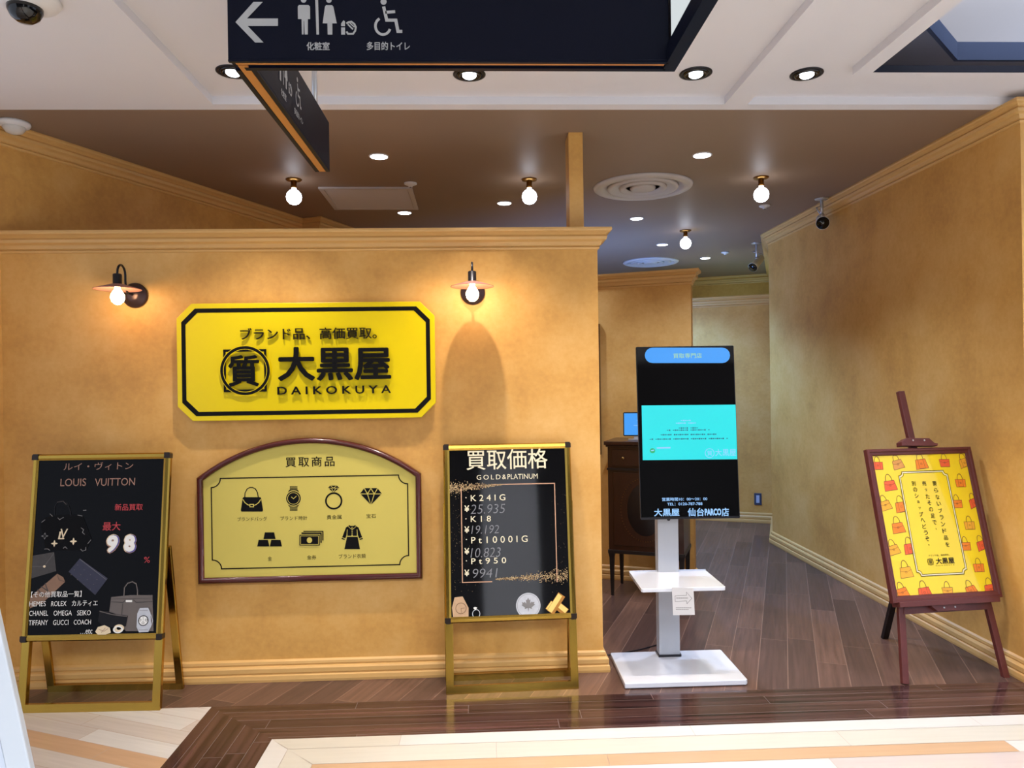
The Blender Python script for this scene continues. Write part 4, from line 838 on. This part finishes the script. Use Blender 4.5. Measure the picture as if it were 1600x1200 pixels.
MB().lathe([(0.0001, 0), (0.072, 0), (0.074, -0.01), (0.068, -0.02), (0.05, -0.026)], MWHITEPL).build('base', r); MB().lathe([(0.052, -0.02), (0.05, -0.034), (0.036, -0.052), (0.014, -0.06), (0.0001, -0.061)], mat('milky_lens', (206, 204, 200), 0.25)).build('lens', r)
r = empty('dome_camera', (-1.55, 2.585, ZC), 'white dome security camera with black lens on the white ceiling, top left', 'security camera')
MB().lathe([(0.0001, 0), (0.105, 0), (0.11, -0.008), (0.1, -0.022), (0.078, -0.034), (0.056, -0.038)], MWHITEPL, n=40).build('housing', r)
MB().lathe([(0.056, -0.032), (0.054, -0.05), (0.044, -0.07), (0.026, -0.084), (0.0001, -0.088)], MBLKG, n=32).build('dome', r)
def cctv(loc, drop, yaw_, pitch_, s, body, label):
    r = empty('security_camera', loc, label, 'security camera', group='bullet cameras under the brown ceiling')
    MB().lathe([(0.0001, 0), (0.048*s, 0), (0.046*s, -0.006), (0.014*s, -0.012), (0.0001, -0.012)], MSTEEL).build('ceiling_plate', r)
    MB().lathe([(0.0105*s, -0.01), (0.0105*s, -drop)], MSTEEL, n=14).build('stem', r)
    R = Matrix.Translation((0, 0, -drop-0.04*s)) @ Matrix.Rotation(yaw_, 4, 'Z') @ Matrix.Rotation(pitch_, 4, 'Y')     # +x looks out
    A = R @ Matrix.Rotation(D(90), 4, 'Y')
    MB().lathe([(0.0001, -0.1*s), (0.03*s, -0.1*s), (0.036*s, -0.09*s), (0.038*s, 0.055*s), (0.044*s, 0.06*s), (0.046*s, 0.09*s), (0.042*s, 0.092*s)], body, A, 28).build('housing', r)
    MB().lathe([(0.0001, 0.085*s), (0.03*s, 0.086*s), (0.043*s, 0.091*s), (0.0432*s, 0.0925*s), (0.0001, 0.0925*s)], MBLKG, A, 28).build('lens_window', r)
    MB().tube([(0, 0, -drop+0.01), (0.0, 0, -drop-0.01)], 0.016*s, MSTEEL).build('swivel', r)
    pts = [R @ Vector((-0.1*s, 0, 0)), R @ Vector((-0.13*s, 0, 0.02*s)), Vector((-0.04*s, 0, -drop*0.55)), Vector((0, 0, -drop*0.4))]
    MB().tube(pts, 0.004*s, MSTEEL).build('cable', r)
    return r
cctv((2.545, 5.40, ZC), 0.125, D(-112), D(20), 1.05, MWHITEPL, 'bullet security camera hanging at the crown of the right wall, black lens facing the viewer')
cctv((2.706, 7.14, ZC), 0.15, D(-140), D(35), 1.05, mat('ivory_plastic', (214, 206, 178), 0.4), 'ivory bullet security camera at the back, left of the right wall corner')
r = empty('ceiling_bracket', (-1.155, 6.06+0.25, ZC), 'small white ceiling mount just above the front wall cornice, left of the square grille', 'bracket')
MB().lathe([(0.0001, 0), (0.05, 0), (0.047, -0.008), (0.016, -0.016)], MWHITEPL).build('plate', r); MB().lathe([(0.014, -0.012), (0.012, -0.14)], MWHITEPL, n=14).build('stem', r)

# ------------------------------------------------------------------ cabinet, tablet, framed board, switch
loc = Vector((0.868, 5.155, 0)); rz = D(-22.5)
root = empty('cabinet', loc, 'dark wooden cabinet on slender legs with an inlaid door, behind the display stand', 'cabinet', rz)
W_, D_ = 0.52, 0.36
p = MB(); p.box(0, 0, 0.315, W_, D_, 1.05, MDARKW); p.box(-0.006, -0.006, 0.30, W_+0.006, D_, 0.325, MBLACKW); p.build('body', root, bevel=0.003)
p = MB(); p.prism([(-0.022, -0.024), (W_+0.022, -0.024), (W_+0.022, D_+0.005), (-0.022, D_+0.005)], 1.062, 1.088, MDARKW); p.prism([(-0.012, -0.013), (W_+0.012, -0.013), (W_+0.012, D_+0.003), (-0.012, D_+0.003)], 1.048, 1.062, MDARKW); p.build('top', root, bevel=0.004)
dr = MB().box(0.03, -0.01, 0.915, W_-0.03, 0.0, 1.03, MDARKW).build('drawer', root, bevel=0.003)
MB().lathe([(0.0001, 0.0), (0.006, 0.0), (0.005, 0.01), (0.011, 0.016), (0.011, 0.022), (0.0001, 0.026)], MBRASS, Matrix.Translation((0.115, -0.01, 0.972)) @ Matrix.Rotation(D(90), 4, 'X'), 16).build('knob', dr)
MB().box(-0.004, -0.012, 0.885, W_+0.004, 0.0, 0.9, MBLACKW).build('rail', root)
do = MB().box(0.04, -0.008, 0.36, W_-0.04, 0.0, 0.87, MDARKW).build('door', root, bevel=0.002)
p = MB()
for i in range(64):
    t = 2*math.pi*i/64; p.lathe([(0.0001, 0.0085), (0.0028, 0.0085), (0.0001, 0.0095)], MBRASS, Matrix.Translation((W_/2+0.17*math.cos(t), 0, 0.615+0.22*math.sin(t))) @ Matrix.Rotation(D(90), 4, 'X'), 6)
p.build('inlay', do)
p = MB(); p.lathe([(0.0001, 0.0082), (0.125, 0.0082), (0.124, 0.009), (0.0001, 0.0092)], MBLACKW, Matrix.Translation((W_/2, 0, 0.615)) @ Matrix.Rotation(D(90), 4, 'X') @ Matrix.Diagonal((1, 1.45, 1, 1)), 40); p.build('oval_panel', do)
for x in (0.018, W_-0.018):
    for y in (0.018, D_-0.02):
        p = MB(); p.add([(x+sx*a_, y+sy*a_, z) for z, a_ in ((0.302, 0.022), (0.27, 0.016), (0.0, 0.009)) for sx, sy in ((-1, -1), (1, -1), (1, 1), (-1, 1))],
                        [(0, 1, 2, 3), (8, 11, 10, 9)]+[(j*4+i, j*4+4+i, j*4+4+(i+1) % 4, j*4+(i+1) % 4) for j in range(2) for i in range(4)], MBLACKW); p.build('leg', root)
# tablet on the cabinet
R_ = Matrix.Rotation(rz, 3, 'Z'); tloc = loc+R_ @ Vector((0.16, 0.15, 1.088))
root = empty('tablet', tloc, 'small tablet with a blue lit screen standing on the dark cabinet', 'tablet', D(-12))
L = Matrix.Translation((0.02, -0.02, 0.028)) @ Matrix.Rotation(D(-12), 4, 'X') @ SX(0)
MB(L).prism([(-0.095, 0.006), (-0.089, 0), (0.165, 0), (0.171, 0.006), (0.171, 0.167), (0.165, 0.173), (-0.089, 0.173), (-0.095, 0.167)], -0.008, 0, MBLK).build('case', root)
MB(L).box(-0.088, 0.008, 0, 0.164, 0.165, 0.0008, MBEMIT).build('lit_screen', root)
a = MB(L)
for x0, x1, y in ((-0.02, 0.09, 0.075), (0.0, 0.07, 0.11)): a.box(x0, y, 0.0008, x1, y+0.003, 0.0012, MLEMIT)
a.build('screen_text', root)
p = MB(); p.box(-0.04, -0.05, 0, 0.11, 0.06, 0.006, MSTEEL); p.add([(0.0, -0.02, 0.004), (0.07, -0.02, 0.004), (0.07, -0.012, 0.06), (0.0, -0.012, 0.06), (0.0, 0.03, 0.004), (0.07, 0.03, 0.004), (0.07, 0.006, 0.06), (0.0, 0.006, 0.06)], [(0, 1, 2, 3), (4, 7, 6, 5), (0, 4, 5, 1), (3, 2, 6, 7), (0, 3, 7, 4), (1, 5, 6, 2)], MSTEEL); p.build('holder', root)
# tall framed board hung on the middle wall, only its edge shows past the front wall
pb = mc-md*0.765; loc = Vector((pb.x, pb.y, 0.95)); root = empty('framed_board', loc, 'dark red framed board on the inner wall, only its edge showing behind the front wall', 'picture', rz)
L = Matrix.Translation((0, -0.004, 0)) @ SX(0)
MB(L).box(-0.34, 0.02, 0, 0.06, 0.98, 0.012, MOLIVE).build('panel', root)
MB(L).sweep([(-0.36, 0), (0.08, 0), (0.08, 1.0), (-0.36, 1.0)], [(0, -0.002), (0, 0.026), (-0.01, 0.03), (-0.022, 0.024), (-0.024, -0.002)], MMAHOG, closed=True).build('frame', root)
# switch plate on the back wall
sp_ = bc-md*0.085*2.2; loc = Vector((sp_.x, sp_.y, 0.25)); root = empty('wall_outlet', loc, 'dark wall plate with a pale centre low on the back wall, right of the display', 'outlet', rz)
L = Matrix.Translation((0, -0.001, 0)) @ SX(0)
MB(L).box(-0.037, -0.062, 0, 0.037, 0.062, 0.008, mat('slate_plate', (58, 68, 92), 0.4)).build('plate', root, bevel=0.003); MB(L).box(-0.017, -0.04, 0.008, 0.017, 0.04, 0.012, mat('pale_blue_socket', (176, 192, 222), 0.4)).build('socket', root, bevel=0.002)

# ------------------------------------------------------------------ white stand in the near left corner
MSTANDW = mat('white_stand_paint', (196, 206, 216), 0.4, var=0.02)
wl = Vector((-1.62, 2.02, 0)); root = empty('white_sign_stand', wl, 'white framed sign stand cut off by the lower left edge of the picture', 'sign board', D(8))
L = Matrix.Rotation(D(-9), 4, 'X') @ SX(0); sh = Sheet(wl, D(8), L)
e0, e1 = Vector(sh.P(-2, 975)), Vector(sh.P(47, 1200)); dv = (e0-e1).normalized(); tpv = e1+dv*((0.98-e1.y)/dv.y); btv = e1-dv*(e1.y/dv.y)
nr = Vector((dv.y, -dv.x)); ww = 0.062
p = MB(L); p.prism([btv, tpv, tpv-Vector((ww, 0)), btv-Vector((ww, 0))], -0.03, 0, MSTANDW); p.prism([tpv, tpv-Vector((0, ww)), tpv-Vector((0.6, ww)), tpv-Vector((0.6, 0))], -0.03, 0, MSTANDW); p.build('frame', root, bevel=0.004)
MB(L).prism([btv-Vector((ww-0.002, 0)), tpv-Vector((ww-0.002, 0.03)), tpv-Vector((0.58, 0.03)), btv-Vector((0.58, 0))], -0.024, -0.006, mat('pale_blue_board', (196, 208, 224), 0.3)).build('panel', root)
MB().bar(L @ Vector((tpv.x-0.05, 0.9, -0.02)), (tpv.x-0.02, 0.34, 0), 0.03, 0.03, MSTANDW).build('rear_leg', root)
